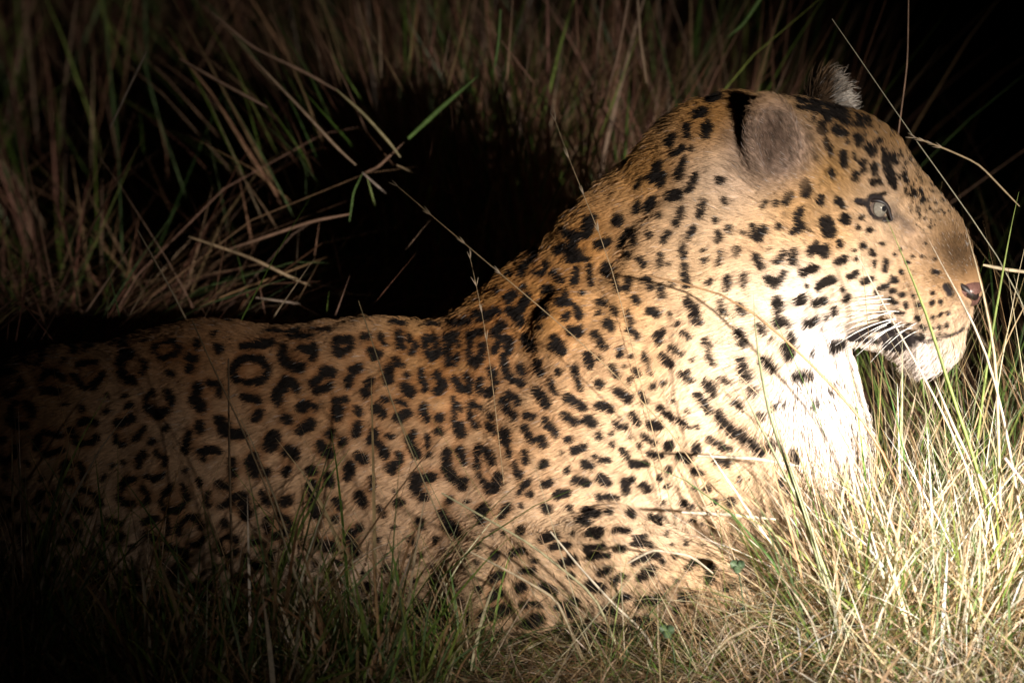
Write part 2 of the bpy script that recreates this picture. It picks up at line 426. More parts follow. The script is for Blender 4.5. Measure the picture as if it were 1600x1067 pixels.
# ------------------------------------------------------------------ coat: rosettes and spots, laid out on the flank as in a field drawing
# each row: drawing-sheet origin, then strokes "x y x y ... r" (several points = a bent rosette stroke); 5.333 sheet units = 1 photo pixel
COAT = {
(1280, 100): "20 510 30 550 35;35 430 75 470 18;140 430 195 470 16;140 530 160 560 32;215 560 210 590 24;310 600 330 650 32;410 690 440 740 32;485 640 490 655 24;320 480 350 500 20;55 630 50 690 20;95 705 90 760 18;200 760 195 820 34;300 740 300 780 16;365 810 365 880 26;460 850 460 910 26;300 900 295 950 28;550 780 560 880 32;560 880 600 980 28;590 770 615 810 22;612 990 620 1040 14;90 890 110 930 22;440 985 450 1000 26;500 970 505 985 20;715 920 720 980 22;230 655 230 655 14;0 300 150 320 14;150 330 300 370 13;0 350 90 370 12;60 390 200 420 10;320 420 420 470 12",
(1280, 260): "20 285 20 285 36;310 280 370 300 22;165 290 200 330 28;200 430 220 450 40;60 470 80 540 58;350 430 350 430 18;330 520 330 520 18;425 520 425 520 24;175 640 175 640 28;370 670 370 670 24;525 650 525 650 18;290 710 290 710 14;430 725 440 735 26;310 780 310 780 10;160 785 210 770 34;455 810 455 810 12;550 800 545 860 26;735 790 735 790 18;630 740 630 740 14;780 740 780 740 14;855 740 855 740 12;965 770 965 770 12;960 885 1000 895 14;685 885 685 885 20;600 920 600 920 12;260 910 300 890 26;380 950 420 930 30;600 960 640 945 20;180 1025 180 1025 18;0 1000 100 945 30;540 1010 570 1000 18;480 1030 480 1030 12;780 210 785 240 16;735 230 735 230 10;855 280 855 280 24;840 180 845 210 14;910 350 910 350 10;820 350 820 350 10;880 640 880 640 10;680 690 680 690 12;30 710 45 720 36;400 262 470 236 540 232 12;410 330 440 400 500 442 9",
(1280, 420): "600 105 645 100 18;500 160 570 150 16;600 185 640 185 14;685 30 685 30 18;215 255 245 230 22;120 365 120 365 28;50 410 50 410 16;20 270 50 270 24;130 660 180 640 38;470 200 470 200 22;600 265 600 265 28;640 285 640 285 20;720 310 720 310 20;820 300 820 300 22;930 285 930 285 22;1005 290 1005 290 18;650 370 700 380 14;810 410 810 410 26;935 395 935 395 18;1000 385 1000 385 18;1070 375 1070 375 16;740 470 740 470 16;860 490 860 490 28;940 490 940 490 14;1000 480 1000 480 18;1070 465 1070 465 16;1010 540 1010 540 8;1060 540 1060 540 8;930 210 930 210 18;690 220 690 220 22;780 240 780 240 14;530 290 530 290 14;850 570 850 570 24",
(1080, 120): "230 860 230 860 34;280 1025 280 1025 24;1010 350 1010 350 22;980 420 980 420 12;990 500 990 500 32;1010 600 1010 600 16;1020 660 1020 660 20;940 890 945 960 44;1090 1025 1090 1025 36;815 970 790 1040 26;915 770 915 770 14;610 1040 610 1040 20;700 1040 700 1040 14;40 310 90 290 36;130 390 110 460 26;20 860 20 860 30;90 1040 90 1040 22;880 180 1100 230 11;1100 230 1300 285 10;880 240 1000 270 12;1020 290 1180 320 10;150 180 230 160 26",
(1080, 280): "85 200 55 300 24;260 160 290 190 16;195 345 195 345 22;305 390 295 430 18;415 440 415 440 14;505 400 495 460 22;590 420 555 490 30;615 180 595 220 20;700 180 700 210 14;810 130 780 200 28;905 270 880 340 32;930 370 840 440 24;720 390 720 390 24;1240 190 1240 190 34;1275 320 1275 320 36;1135 385 1135 415 52;1395 410 1395 410 20;1490 415 1490 415 22;985 420 985 420 12;1030 550 990 610 30;1080 600 1120 585 34;1245 535 1245 535 22;1430 560 1430 560 24;1355 600 1355 600 14;1500 620 1500 620 20;1380 675 1380 675 12;1520 705 1520 705 14;1230 675 1280 665 30;220 460 205 520 24;95 590 95 590 14;105 680 105 680 22;240 620 220 690 20;380 580 370 640 18;540 640 580 720 34;760 620 720 670 28;850 600 830 690 26;10 420 10 420 18;430 790 430 880 16;290 830 285 900 32;140 850 140 850 20;640 850 690 870 36;760 790 740 840 22;920 775 1030 745 32;1060 900 1160 845 26;960 900 960 900 12;1320 810 1380 775 24;1245 920 1245 920 16;1300 985 1300 985 24;890 1015 930 1000 32;1030 1035 1110 1015 24;650 570 650 570 12",
(1080, 440): "720 170 715 230 36;700 330 780 335 24;940 345 1020 345 22;1190 255 1190 255 24;1115 305 1115 305 16;810 440 830 480 22;790 540 810 620 36;1190 550 1240 545 36;570 370 590 420 22;660 485 660 485 14;1000 610 1000 610 14;610 660 670 730 36;400 420 430 510 28;395 210 420 250 24;240 180 275 260 16;10 220 35 330 30;415 670 455 790 34;120 500 150 540 20;150 610 190 690 18;115 860 170 930 28;230 820 310 860 12;870 800 980 800 34;500 890 530 940 22;350 1000 400 1040 16;40 960 150 1060 26;1210 860 1210 860 16;1030 1040 1030 1040 26;1170 930 1170 930 14",
(1080, 600): "240 300 330 380 450 450 580 570 30;660 520 660 520 34;560 280 560 280 22;680 200 680 200 20;220 640 290 660 22;140 450 300 540 18;50 540 50 540 30;740 830 760 840 26;800 890 800 890 24;20 730 70 750 18;330 980 330 980 30;140 880 140 880 20;230 240 230 240 18;40 360 40 360 14;840 580 840 580 28;870 640 870 640 18;400 800 400 800 14;760 200 760 200 12",
(880, 160): "1100 100 1180 70 26;1030 190 1030 270 28;1200 190 1180 260 30;870 340 920 280 30;900 430 990 380 22;1060 380 1060 380 24;1005 470 985 520 24;970 570 940 620 30;780 510 730 640 34;830 600 790 690 26;1090 620 1040 720 28;890 790 950 770 42;1155 850 1120 950 26;980 890 935 1000 28;785 950 785 950 22;740 830 690 890 32;620 840 590 920 22;1260 990 1260 990 20;450 990 450 990 36;230 970 210 1040 36;640 640 600 700 18",
(880, 320): "440 150 440 150 36;230 120 190 240 38;520 220 460 340 24;580 230 585 310 26;720 250 720 250 30;870 240 835 310 26;290 340 330 330 34;370 300 370 300 16;530 425 530 425 26;640 450 665 490 28;810 420 800 500 20;1000 350 1000 430 26;1005 520 1025 660 32;1030 790 1120 980 28;1075 190 1040 270 24;1170 470 1170 470 24;1160 380 1160 380 12;60 420 110 400 50;160 440 160 440 32;100 540 90 640 26;200 520 225 660 20;355 530 355 530 44;425 620 430 700 26;540 620 510 690 30;655 625 655 625 20;700 620 720 690 28;895 665 895 665 14;805 690 825 760 26;580 760 620 810 24;720 890 760 910 32;880 900 880 900 20;955 985 955 985 20;280 820 330 830 24;400 860 420 910 20;270 890 270 920 16;100 870 130 940 26;20 820 20 820 28;20 930 20 930 34;20 750 20 750 26;150 735 150 735 20;360 990 400 1020 34;130 1040 130 1040 30;520 900 560 980 20;1310 820 1350 900 16;1480 870 1480 870 24;1470 1050 1470 1050 24;870 500 870 500 12",
(880, 480): "60 200 140 210 34;250 230 310 290 22;350 320 350 320 22;540 180 600 240 20;770 250 795 300 26;825 205 825 225 22;1000 220 1045 260 22;1180 290 1220 320 24;1460 200 1500 290 30;900 340 960 400 18;830 420 875 470 32;470 350 470 385 26;565 395 565 395 18;670 380 690 440 16;700 490 725 550 12;410 500 435 560 20;495 480 495 480 12;585 515 620 570 18;545 595 545 625 14;190 400 215 460 28;300 420 300 420 18;1215 400 1255 480 20;970 560 1040 620 24;1040 530 1040 530 18;825 640 825 640 22;740 660 740 660 20;440 690 550 760 28;650 720 680 800 18;295 640 295 640 34;90 520 120 620 22;125 660 125 660 22;1100 750 1210 860 24;280 820 380 850 32;20 750 170 830 28;570 890 620 970 24;800 840 890 920 20;910 790 910 790 14;950 940 1040 1000 20;730 980 790 990 34;1020 870 1020 870 14;430 970 510 1000 24;190 940 240 970 34;80 950 80 950 38;10 900 10 900 30",
(880, 640): "40 250 40 250 28;290 220 290 220 26;90 340 160 310 30;400 205 400 205 18;410 300 410 300 22;660 230 760 280 20;635 305 635 305 20;885 300 885 320 34;1125 330 1125 330 28;970 400 1040 420 32;720 375 800 385 24;490 350 530 400 26;570 455 680 465 28;300 430 370 430 20;160 450 230 480 24;250 395 250 395 16;870 500 870 500 24;1090 520 1150 540 20;1290 430 1360 450 26;1290 290 1360 330 26;1210 230 1210 230 18;110 580 200 610 34;310 580 360 610 32;40 500 40 500 24;490 600 520 680 32;660 650 710 670 30;800 570 800 570 26;850 650 850 650 22;20 690 20 690 30;290 730 440 740 20;560 590 560 590 24;1220 670 1220 670 24;1000 790 1000 790 26;1060 820 1060 820 20;1400 780 1400 780 26;1270 770 1270 770 20;50 820 50 820 26;180 850 270 860 32;370 850 370 850 26;550 860 570 870 32;130 925 200 930 24;730 890 810 920 26;430 1010 540 1010 18;220 1010 280 1040 34",
(880, 800): "210 180 290 160 34;420 155 530 150 16;600 210 680 200 18;600 265 740 265 20;190 310 330 270 22;430 310 510 310 22;220 370 370 355 24;590 420 790 360 32;40 410 40 410 42;60 530 60 530 26;310 510 400 470 24;420 580 510 540 32;650 540 750 490 34;830 430 830 430 22;220 610 310 630 36;450 740 530 710 24;640 760 800 730 32;350 830 430 840 36;1000 720 1090 700 32;960 830 960 830 30;600 910 720 900 26;1240 460 1220 560 38;1100 400 1050 470 24;1360 860 1480 810 36;1540 600 1540 600 28;50 840 90 850 36;950 580 950 580 18;940 360 940 360 22;1150 900 1220 890 24;1330 640 1400 620 22",
(680, 340): "810 290 810 360 28;745 400 710 460 32;920 370 920 410 20;830 480 900 460 24;1010 280 1050 260 30;1080 150 1180 160 34;1150 230 1170 320 44;1250 340 1250 340 28;1370 230 1370 240 34;1430 200 1430 200 20;1580 130 1530 240 24;1500 40 1500 40 36;1270 20 1280 100 38;1040 110 1040 110 26;990 460 1050 530 26;1170 420 1155 560 22;1270 410 1280 560 20;1420 440 1420 440 42;1485 510 1495 600 24;910 600 960 600 34;730 590 730 590 24;600 670 650 630 34;510 600 510 600 26;600 470 600 470 24;760 670 720 750 36;620 770 690 830 42;900 720 920 790 24;850 830 850 830 24;880 900 880 900 20;700 860 700 860 42;1030 700 1090 700 34;1080 640 1080 640 24;1210 630 1210 630 20;1080 830 1080 830 36;1160 740 1200 840 26;1130 960 1210 955 34;1360 700 1360 700 26;1340 780 1340 820 18;1470 760 1470 800 20;1450 890 1450 910 28;470 790 510 775 30;330 800 420 820 32;100 880 280 870 24;280 980 370 950 30;470 980 560 890 34",
(680, 500): "150 130 90 150 80 260 110 370 26;165 160 180 210 18;170 300 170 300 30;340 100 290 140 270 250 300 350 350 380 24;330 100 340 100 32;380 220 385 300 360 350 30;540 50 470 120 30;530 150 480 270 20;600 160 600 240 40;750 150 790 230 40;1000 160 1040 260 40;960 230 960 230 26;550 310 580 420 630 500 710 540 30;690 390 720 450 26;840 360 860 430 38;150 500 220 590 28;250 470 290 520 280 590 26;460 410 490 510 28;370 500 370 570 430 610 470 580 26;20 470 60 540 20 620 28;600 620 670 680 26;550 670 600 760 650 790 28;840 590 910 710 32;940 520 990 610 22;1020 440 1020 440 30;1160 410 1190 530 1210 580 24;1280 320 1285 360 34;1370 300 1370 300 16;1380 200 1380 200 34;1330 100 1390 190 20;1540 260 1540 260 26;1100 650 1230 730 30;1070 790 1170 850 28;750 790 800 790 26;920 830 1000 950 30;740 890 800 1000 26;870 990 890 1040 32;150 650 140 760 150 880 18;180 700 205 770 14;200 900 200 950 40;280 720 290 820 340 890 22;310 690 380 730 20;470 800 470 800 30;440 880 480 930 30;570 960 580 1020 36;30 810 30 810 34;30 930 30 930 36;1290 830 1290 830 34;1360 530 1360 530 32;1120 990 1120 990 32;1540 890 1540 890 26",
(680, 660): "100 240 100 380 150 470 230 530 28;190 220 230 320 26;240 490 240 490 34;350 240 350 350 26;360 210 420 230 470 340 26;370 430 370 430 28;400 490 440 560 490 560 520 450 30;580 80 590 130 34;600 220 600 290 22;650 370 690 430 28;730 240 740 320 24;880 350 920 360 28;720 540 770 500 28;690 600 690 600 26;110 640 110 640 36;50 740 50 740 34;90 830 130 880 170 920 44;370 760 400 720 40;590 710 550 780 32;380 820 380 820 30;790 610 790 610 30;900 520 960 490 26;1000 600 1100 570 26;920 720 920 720 42;720 900 720 900 38;880 980 1010 950 34",
(680, 820): "720 60 720 60 34;970 200 1120 170 28;640 240 740 220 28;840 300 840 300 22;480 450 560 410 34;460 600 530 560 36;730 520 730 520 48;730 380 830 370 20;400 760 580 700 46;240 770 240 770 48;760 820 880 790 44;720 660 860 670 24;1020 690 1160 650 32;900 500 1000 550 26;1050 330 1150 300 30;340 530 340 530 26;490 260 490 260 36;1140 430 1140 430 20;1440 720 1440 720 34",
(480, 480): "30 340 40 430 28;240 290 340 260 350 340 280 390 220 360 240 290 26;450 240 490 240 24;600 240 640 300 20;510 350 550 400 36;590 390 590 390 30;760 230 770 330 30;850 260 880 330 24;860 370 860 370 26;980 270 1060 270 1070 370 1030 420 960 350 980 270 26;1190 260 1150 350 1160 470 1200 480 24;1210 270 1250 310 16;1240 410 1240 410 28;170 530 70 590 40 620 100 690 180 650 28;150 520 190 550 34;440 510 370 520 340 600 350 650 32;525 630 525 630 34;480 715 480 715 38;730 450 730 450 34;660 520 660 600 36;790 480 790 480 16;820 550 820 550 24;800 650 860 700 38;950 520 950 600 970 680 26;1080 560 1110 640 34;1070 710 1070 710 34;240 800 240 920 40;310 770 310 770 26;390 850 415 870 32;410 970 390 1030 36;640 770 640 770 32;570 840 640 890 34;745 775 800 800 26;760 930 820 890 32;960 830 950 880 1000 950 28;1100 900 1100 920 30;1100 1040 1100 1040 32;50 840 50 840 32;20 960 20 960 22;700 130 800 150 14;980 140 1080 150 16",
(480, 640): "180 200 180 200 40;90 290 110 340 180 380 36;290 275 290 275 38;560 170 530 260 34;580 290 620 340 640 390 24;680 210 680 210 32;870 200 840 230 32;870 290 920 370 32;1000 230 1010 290 20;1020 370 1020 370 26;760 370 770 440 30;700 490 700 490 48;420 400 470 420 36;340 490 330 560 38;530 560 535 640 22;440 720 470 770 44;40 520 40 520 40;30 640 40 780 90 880 36;170 560 175 610 30;240 750 270 800 30;230 890 230 890 30;920 560 900 620 960 720 40;990 550 1060 550 32;930 960 930 960 44;770 780 770 780 36;620 850 620 850 36;420 980 420 980 30;350 1040 350 1040 40",
(480, 800): "860 250 860 250 34;1060 250 1060 250 34;1050 600 1050 600 38;1080 530 1080 530 20;70 260 200 270 40;350 220 370 320 40;250 420 250 420 36;640 480 640 480 34;880 560 880 560 30;480 620 480 620 36;760 700 760 700 34",
(280, 480): "900 245 1100 240 16;500 320 780 290 24;560 428 480 460 455 540 500 605 30;600 432 690 455 712 520 700 585 655 615 30;520 610 600 625 20;870 360 860 440 930 490 1020 490 34;1010 350 1090 360 1110 410 32;870 640 810 750 830 780 38;880 610 960 630 960 670 30;530 740 660 750 26;660 870 640 920 40;880 930 880 930 48;1020 840 1050 800 36;1120 850 1120 850 30;1000 1020 1080 970 36;60 410 130 430 30;90 520 90 520 40;140 680 130 780 200 840 42;240 630 330 660 330 730 28;350 950 370 1010 48;150 980 150 980 36;130 310 130 310 34;310 360 310 360 34;700 190 1000 200 12;1100 180 1250 190 12",
(280, 640): "170 110 180 180 32;360 130 360 130 48;440 200 520 220 34;770 230 730 300 46;880 340 950 370 42;890 500 890 500 44;610 400 630 530 48;740 530 740 530 30;170 350 320 340 28;200 420 200 420 26;440 420 450 550 28;510 750 550 880 48;700 710 740 770 36;900 750 900 750 44;370 970 370 970 36;80 200 60 330 30",
(280, 800): "720 560 720 560 44;960 540 960 540 40;150 480 150 480 46;330 640 330 640 40;1100 420 1100 420 38;40 250 40 250 40;560 700 560 700 44;850 760 850 760 40",
(0, 520): "1340 310 1290 350 1310 410 36;1460 440 1460 440 36;1380 540 1420 640 1390 600 56;1390 780 1420 860 40;1110 490 1020 510 985 590 1010 660 40;1140 520 1175 610 1160 700 1090 720 38;760 370 600 360 40;500 560 650 610 780 570 770 480 44;850 800 930 860 44;580 840 580 840 58;1200 910 1200 910 64;980 360 1100 350 30;960 270 1080 240 28;1250 180 1250 180 24;1400 110 1400 110 20;150 340 150 340 36;250 640 330 700 44;100 800 160 900 46",
(0, 700): "1150 60 1150 60 50;950 120 900 200 46;640 140 700 260 48;300 200 360 320 50;1280 400 1240 500 48;1000 480 1060 560 46;760 520 700 640 46;420 560 480 700 48;150 480 120 620 46;1400 700 1400 700 46;1100 800 1040 900 46;800 850 860 960 44;500 900 440 1000 44;200 860 200 860 46;1430 250 1430 330 44",
}
PX0, PY0, PW, PH = -900, 40, 2500, 1060      # the drawing sheet covers the flank from rump to nose
SPOT = np.zeros((PH, PW), np.float32)
DARK = np.zeros((PH, PW), np.float32)

def paint(img, pts, r, soft=3.0):
    pts = np.asarray(pts, float)
    m = r + soft + 2
    x0, y0 = np.floor(pts.min(0) - m - (PX0, PY0)).astype(int)
    x1, y1 = np.ceil(pts.max(0) + m - (PX0, PY0)).astype(int)
    x0, y0, x1, y1 = max(x0, 0), max(y0, 0), min(x1, PW), min(y1, PH)
    if x0 >= x1 or y0 >= y1: return
    X, Y = np.meshgrid(np.arange(x0, x1) + PX0, np.arange(y0, y1) + PY0)
    d = np.full(X.shape, 1e9)
    if len(pts) == 1: pts = np.vstack([pts, pts])
    for a, b in zip(pts[:-1], pts[1:]):
        u = b - a; L = max(u @ u, 1e-9)
        t = np.clip(((X - a[0]) * u[0] + (Y - a[1]) * u[1]) / L, 0, 1)
        d = np.minimum(d, np.hypot(X - a[0] - u[0] * t, Y - a[1] - u[1] * t))
    v = np.clip((r + soft * 0.5 - d) / soft, 0, 1)
    img[y0:y1, x0:x1] = np.maximum(img[y0:y1, x0:x1], v)

for (ox, oy), rows in COAT.items():
    if (ox, oy) in ((0, 520), (0, 700), (280, 800)): continue      # too dark in the photograph to draw: filled with rosettes below
    for row in rows.split(';'):
        v = [float(q) for q in row.split()]
        pts = np.array(v[:-1]).reshape(-1, 2) / 5.3333 + (ox, oy)
        paint(SPOT, pts, v[-1] / 5.3333 * (1.10 if ox > 700 else 1.16) + ((3.0 if oy > 430 and ox > 1000 else 1.7) if 800 < ox < 1200 else 1.1))
rs = random.Random(5)
# gaps left in the drawing: broken rosettes on the flank, small dots on shoulder and neck
def gap(x, y, m):
    i, j = int(y - PY0), int(x - PX0)
    return SPOT[max(i - m, 0):i + m, max(j - m, 0):j + m].max() < 0.3
def rosette(x, y, R, w):
    a0 = rs.uniform(0, 6.28); n = rs.choice((3, 3, 4))
    for q in range(n):
        a = a0 + q * 6.283 / n + rs.uniform(-.2, .2); d = rs.uniform(.75, 1.2) * 3.6 / n
        rr = [R * rs.uniform(.85, 1.15) for _ in range(3)]
        paint(SPOT, [(x + rr[i] * math.cos(a + d * i / 2), y + rr[i] * 0.92 * math.sin(a + d * i / 2)) for i in range(3)], w * rs.uniform(.8, 1.15))
for gy in range(11):
    for gx in range(10):
        x = 8 + gx * 66 + (33 if gy % 2 else 0) + rs.uniform(-9, 9); y = 572 + gy * 50 + rs.uniform(-8, 8) + max(0, 200 - x) * 0.12
        if x < 560 and gap(x, y, 21): rosette(x, y, rs.uniform(17, 22), 6.6)
for k in range(4000):
    x, y = rs.uniform(0, 1120), rs.uniform(520, 1000)
    if x < 560:
        if gap(x, y, 21): rosette(x, y, rs.uniform(13, 18), 6.0)
        elif gap(x, y, 13): paint(SPOT, [(x, y), (x + rs.uniform(-5, 5), y + rs.uniform(-5, 5))], rs.uniform(4, 6))
    elif y > 560 or x < 800:
        if gap(x, y, 11): paint(SPOT, [(x, y), (x + rs.uniform(-4, 4), y + rs.uniform(-4, 4))], rs.uniform(2.5, 5.0))
# the rump beyond the picture edge: loose rosettes
for gx in range(-860, -10, 74):
    for gy in range(590, 1040, 70):
        cx, cy = gx + rs.uniform(-14, 14), gy + rs.uniform(-14, 14)
        a0 = rs.uniform(0, 6.28)
        for k in range(3):
            a = a0 + k * 2.1 + rs.uniform(-.3, .3)
            paint(SPOT, [(cx + 21 * math.cos(a), cy + 18 * math.sin(a)), (cx + 21 * math.cos(a + .9), cy + 18 * math.sin(a + .9))], rs.uniform(6, 8.5))
# fine flecks on forehead and snout
OUT = np.array([(1335, 172), (1385, 196), (1419, 227), (1443, 259), (1458, 297), (1477, 341)], float)
for k in range(240):
    t = rs.random() * 4.999; i = int(t); p = OUT[i] + (OUT[i + 1] - OUT[i]) * (t - i)
    q = rs.uniform(-46, 12)
    x, y = p[0] + 0.78 * q, p[1] - 0.62 * q
    paint(SPOT, [(x, y), (x + rs.uniform(-1, 2), y + rs.uniform(0, 4))], rs.uniform(0.9, 2.3), 1.5)
for k in range(60):
    x, y = rs.uniform(1250, 1350), 0
    y = 168 + (x - 1250) * 0.22 + rs.uniform(-12, 10)
    paint(SPOT, [(x, y), (x + rs.uniform(5, 14), y + rs.uniform(1, 4))], rs.uniform(1.0, 2.2), 1.5)
# rosettes are darker tan inside: spots swollen and blurred together
def blur(img, r):
    for ax in (0, 1):
        for _ in range(2):
            c = np.cumsum(np.pad(img, [(r + 1, r) if a == ax else (0, 0) for a in (0, 1)], mode='edge'), axis=ax)
            n_ = img.shape[ax]
            img = (np.take(c, np.arange(2 * r + 1, 2 * r + 1 + n_), ax) - np.take(c, np.arange(0, n_), ax)) / (2 * r + 1)
    return img
TAN = np.clip((blur(SPOT, 9) - 0.16) / 0.28, 0, 1).astype(np.float32)
# lips, eye rims, nostril
def sheet(ox, oy, s): 
    v = [float(q) for q in s.split()]
    return np.array(v).reshape(-1, 2) / 5.3333 + (ox, oy)
paint(DARK, sheet(1280, 420, "270 575 360 530 450 490 560 470 640 520 720 570"), 8.5)
paint(DARK, sheet(1280, 420, "560 560 640 600 720 610 760 590"), 13)
paint(DARK, sheet(1280, 420, "560 650 640 670 700 650"), 9)
paint(DARK, sheet(1280, 420, "300 590 400 600 480 610"), 6)
paint(DARK, sheet(1280, 420, "980 592 1080 562 1165 532 1200 500"), 3.0)
paint(DARK, sheet(1280, 420, "800 600 900 610 980 592"), 4)
paint(DARK, sheet(1280, 260, "400 300 420 360 460 420 530 435"), 5)
paint(DARK, sheet(1280, 260, "400 290 440 265 520 270 545 330"), 5)
paint(DARK, sheet(1280, 260, "320 285 400 300"), 5)
paint(DARK, sheet(1280, 260, "530 430 560 440"), 6)
TEAR = np.zeros_like(DARK)
paint(TEAR, sheet(1280, 260, "590 345 640 400 700 450 760 530"), 5, 16)
paint(TEAR, sheet(1280, 260, "560 330 590 400 620 430"), 6, 9)
paint(DARK, sheet(1280, 420, "1060 150 1090 200"), 7)

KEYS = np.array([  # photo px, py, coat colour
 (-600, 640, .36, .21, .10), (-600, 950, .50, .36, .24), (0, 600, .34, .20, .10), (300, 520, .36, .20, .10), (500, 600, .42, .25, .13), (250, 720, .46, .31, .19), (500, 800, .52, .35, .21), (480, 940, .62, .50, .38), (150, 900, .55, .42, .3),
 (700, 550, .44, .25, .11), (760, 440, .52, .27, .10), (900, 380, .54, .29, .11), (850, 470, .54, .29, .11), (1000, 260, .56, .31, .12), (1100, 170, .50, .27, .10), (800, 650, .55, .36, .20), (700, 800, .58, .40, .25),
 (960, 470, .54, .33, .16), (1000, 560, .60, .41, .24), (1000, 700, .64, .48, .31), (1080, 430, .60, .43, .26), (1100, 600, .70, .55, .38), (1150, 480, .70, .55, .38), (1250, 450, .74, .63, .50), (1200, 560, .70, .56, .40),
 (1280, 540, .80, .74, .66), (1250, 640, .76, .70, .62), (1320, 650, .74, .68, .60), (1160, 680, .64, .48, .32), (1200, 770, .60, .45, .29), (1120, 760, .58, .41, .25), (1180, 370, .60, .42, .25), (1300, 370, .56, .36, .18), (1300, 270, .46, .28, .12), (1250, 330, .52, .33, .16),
 (1400, 210, .30, .18, .08), (1340, 170, .28, .165, .07), (1425, 285, .36, .225, .105), (1448, 340, .46, .33, .20), (1430, 370, .44, .31, .20), (1490, 385, .22, .125, .055), (1512, 425, .20, .115, .052), (1470, 360, .32, .20, .10), (1475, 430, .36, .22, .11), (1420, 430, .42, .285, .16), (1460, 485, .42, .295, .17),  # forehead tones lowered: the weaker light up there is put into the colour
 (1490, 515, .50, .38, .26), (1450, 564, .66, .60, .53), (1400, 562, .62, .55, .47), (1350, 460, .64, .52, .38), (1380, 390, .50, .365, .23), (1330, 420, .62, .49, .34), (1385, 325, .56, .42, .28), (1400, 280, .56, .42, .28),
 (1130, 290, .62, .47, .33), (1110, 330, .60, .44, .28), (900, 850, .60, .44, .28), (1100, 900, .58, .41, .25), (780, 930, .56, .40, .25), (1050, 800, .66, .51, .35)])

def sample(img, uv):
    x = np.clip(uv[:, 0] - PX0, 0, PW - 2); y = np.clip(uv[:, 1] - PY0, 0, PH - 2)
    i = x.astype(int); j = y.astype(int); fx = x - i; fy = y - j
    return img[j, i] * (1 - fx) * (1 - fy) + img[j, i + 1] * fx * (1 - fy) + img[j + 1, i] * (1 - fx) * fy + img[j + 1, i + 1] * fx * fy

EAR_C = at(1206, 222, -0.080); EAR_F = np.array([0.42, -0.90, 0.12])
EAR2_C = at(1294, 163, 0.080); EAR2_F = np.array([0.86, 0.42, 0.10])
def coat(P, N, jit):
    """coat colour at surface points; the far flank carries the mirrored drawing"""
    uv = project(P)
    n = len(P)
    num = np.zeros((n, 3)); den = np.zeros(n)
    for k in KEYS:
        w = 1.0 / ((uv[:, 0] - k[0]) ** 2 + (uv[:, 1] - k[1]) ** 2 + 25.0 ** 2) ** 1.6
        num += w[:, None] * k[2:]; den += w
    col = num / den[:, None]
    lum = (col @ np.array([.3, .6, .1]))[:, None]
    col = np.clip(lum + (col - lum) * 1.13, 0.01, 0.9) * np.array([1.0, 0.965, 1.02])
    wob = np.stack([hash_noise(P, 130.0, 1) - .5, hash_noise(P, 130.0, 2) - .5], -1) * 4.5 + np.stack([hash_noise(P, 48.0, 8) - .5, hash_noise(P, 48.0, 9) - .5], -1) * (np.where(uv[:, :1] < 700, 10.0, 6.0))
    j = jit[:, None] if jit.ndim == 1 else jit
    s = sample(SPOT, uv + wob + j)
    s = np.clip((s - 0.35) / 0.3, 0, 1)
    ink = np.array([0.009, 0.006, 0.005])
    col = col * (1 - 0.72 * np.exp(-((uv[:, 0] - 1497) / 42) ** 2 - ((uv[:, 1] - 392) / 48) ** 2))[:, None]      # bridge of the nose: tawny-brown, darkened further to hold its brightness down
    tan = (sample(TAN, uv) * np.clip((1000 - uv[:, 0]) / 250, 0.15, 1))[:, None]
    col = col * (1 - tan * np.array([.30, .42, .52]))
    # small patchiness of the ground colour
    col = col * (0.86 + 0.28 * hash_noise(P, 60.0, 4))[:, None]
    # ears: greyish inside, black behind
    for c, f in ((EAR_C, EAR_F), (EAR2_C, EAR2_F)):
        d = P - c
        e = np.exp(-((d ** 2).sum(1)) / 0.052 ** 2)
        e = np.clip(e * 2.2 - 0.35, 0, 1) 
        back = np.clip(-(N @ f) * 3, 0, 1) * (d[:, 2] > -0.02) * (1.0 if c is EAR_C else 0.6)
        cup = np.clip((np.sqrt((d[:, 0] / (43 * M)) ** 2 + (d[:, 2] / (76 * M)) ** 2) - 0.35) / 0.45, 0, 1)[:, None]
        inner = (np.array([[.17, .11, .08]]) * (1 - cup) + np.array([[.36, .245, .18]]) * cup if c is EAR_C else np.where(d[:, :1] > 0.006, np.array([[.62, .55, .48]]), np.array([[.22, .13, .07]]))) * (0.5 + 1.0 * hash_noise(P, 200.0, 6))[:, None]
        col = col * (1 - e[:, None]) + e[:, None] * (inner * (1 - back[:, None]) + np.array([.02, .015, .012]) * back[:, None])
        s = s * (1 - e)
    col = col * (1 - s[:, None]) + ink * s[:, None]
    t = sample(TEAR, uv)[:, None] * 0.8
    col = col * (1 - t) + np.array([.065, .05, .05]) * t
    d = sample(DARK, uv)[:, None]
    col = col * (1 - d) + np.array([.014, .010, .010]) * d
    return np.clip(col, 0.005, 0.9), s, d[:, 0]

zero = np.zeros((len(BV), 2))
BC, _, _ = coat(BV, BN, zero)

leopard = bpy.data.objects.new("leopard", None)
leopard.location = (0.55, 0.05, 0.0)
COL.objects.link(leopard)
tag(leopard, "spotted leopard lying in the grass with its head raised, facing right", "leopard")
LEO_OFF = np.array([0.55, 0.05, 0.0])
m, nt, out = nodemat("leopard_skin")
b = nt.nodes.new('ShaderNodeBsdfPrincipled')
a = nt.nodes.new('ShaderNodeAttribute'); a.attribute_name = 'tint'
nt.links.new(a.outputs['Color'], b.inputs['Base Color'])
b.inputs['Roughness'].default_value = 0.8
b.inputs['Specular IOR Level'].default_value = 0.2
nt.links.new(b.outputs[0], out.inputs[0])
body = link("body", mesh_np("body", BV - LEO_OFF, BQ, color=BC), leopard, m)

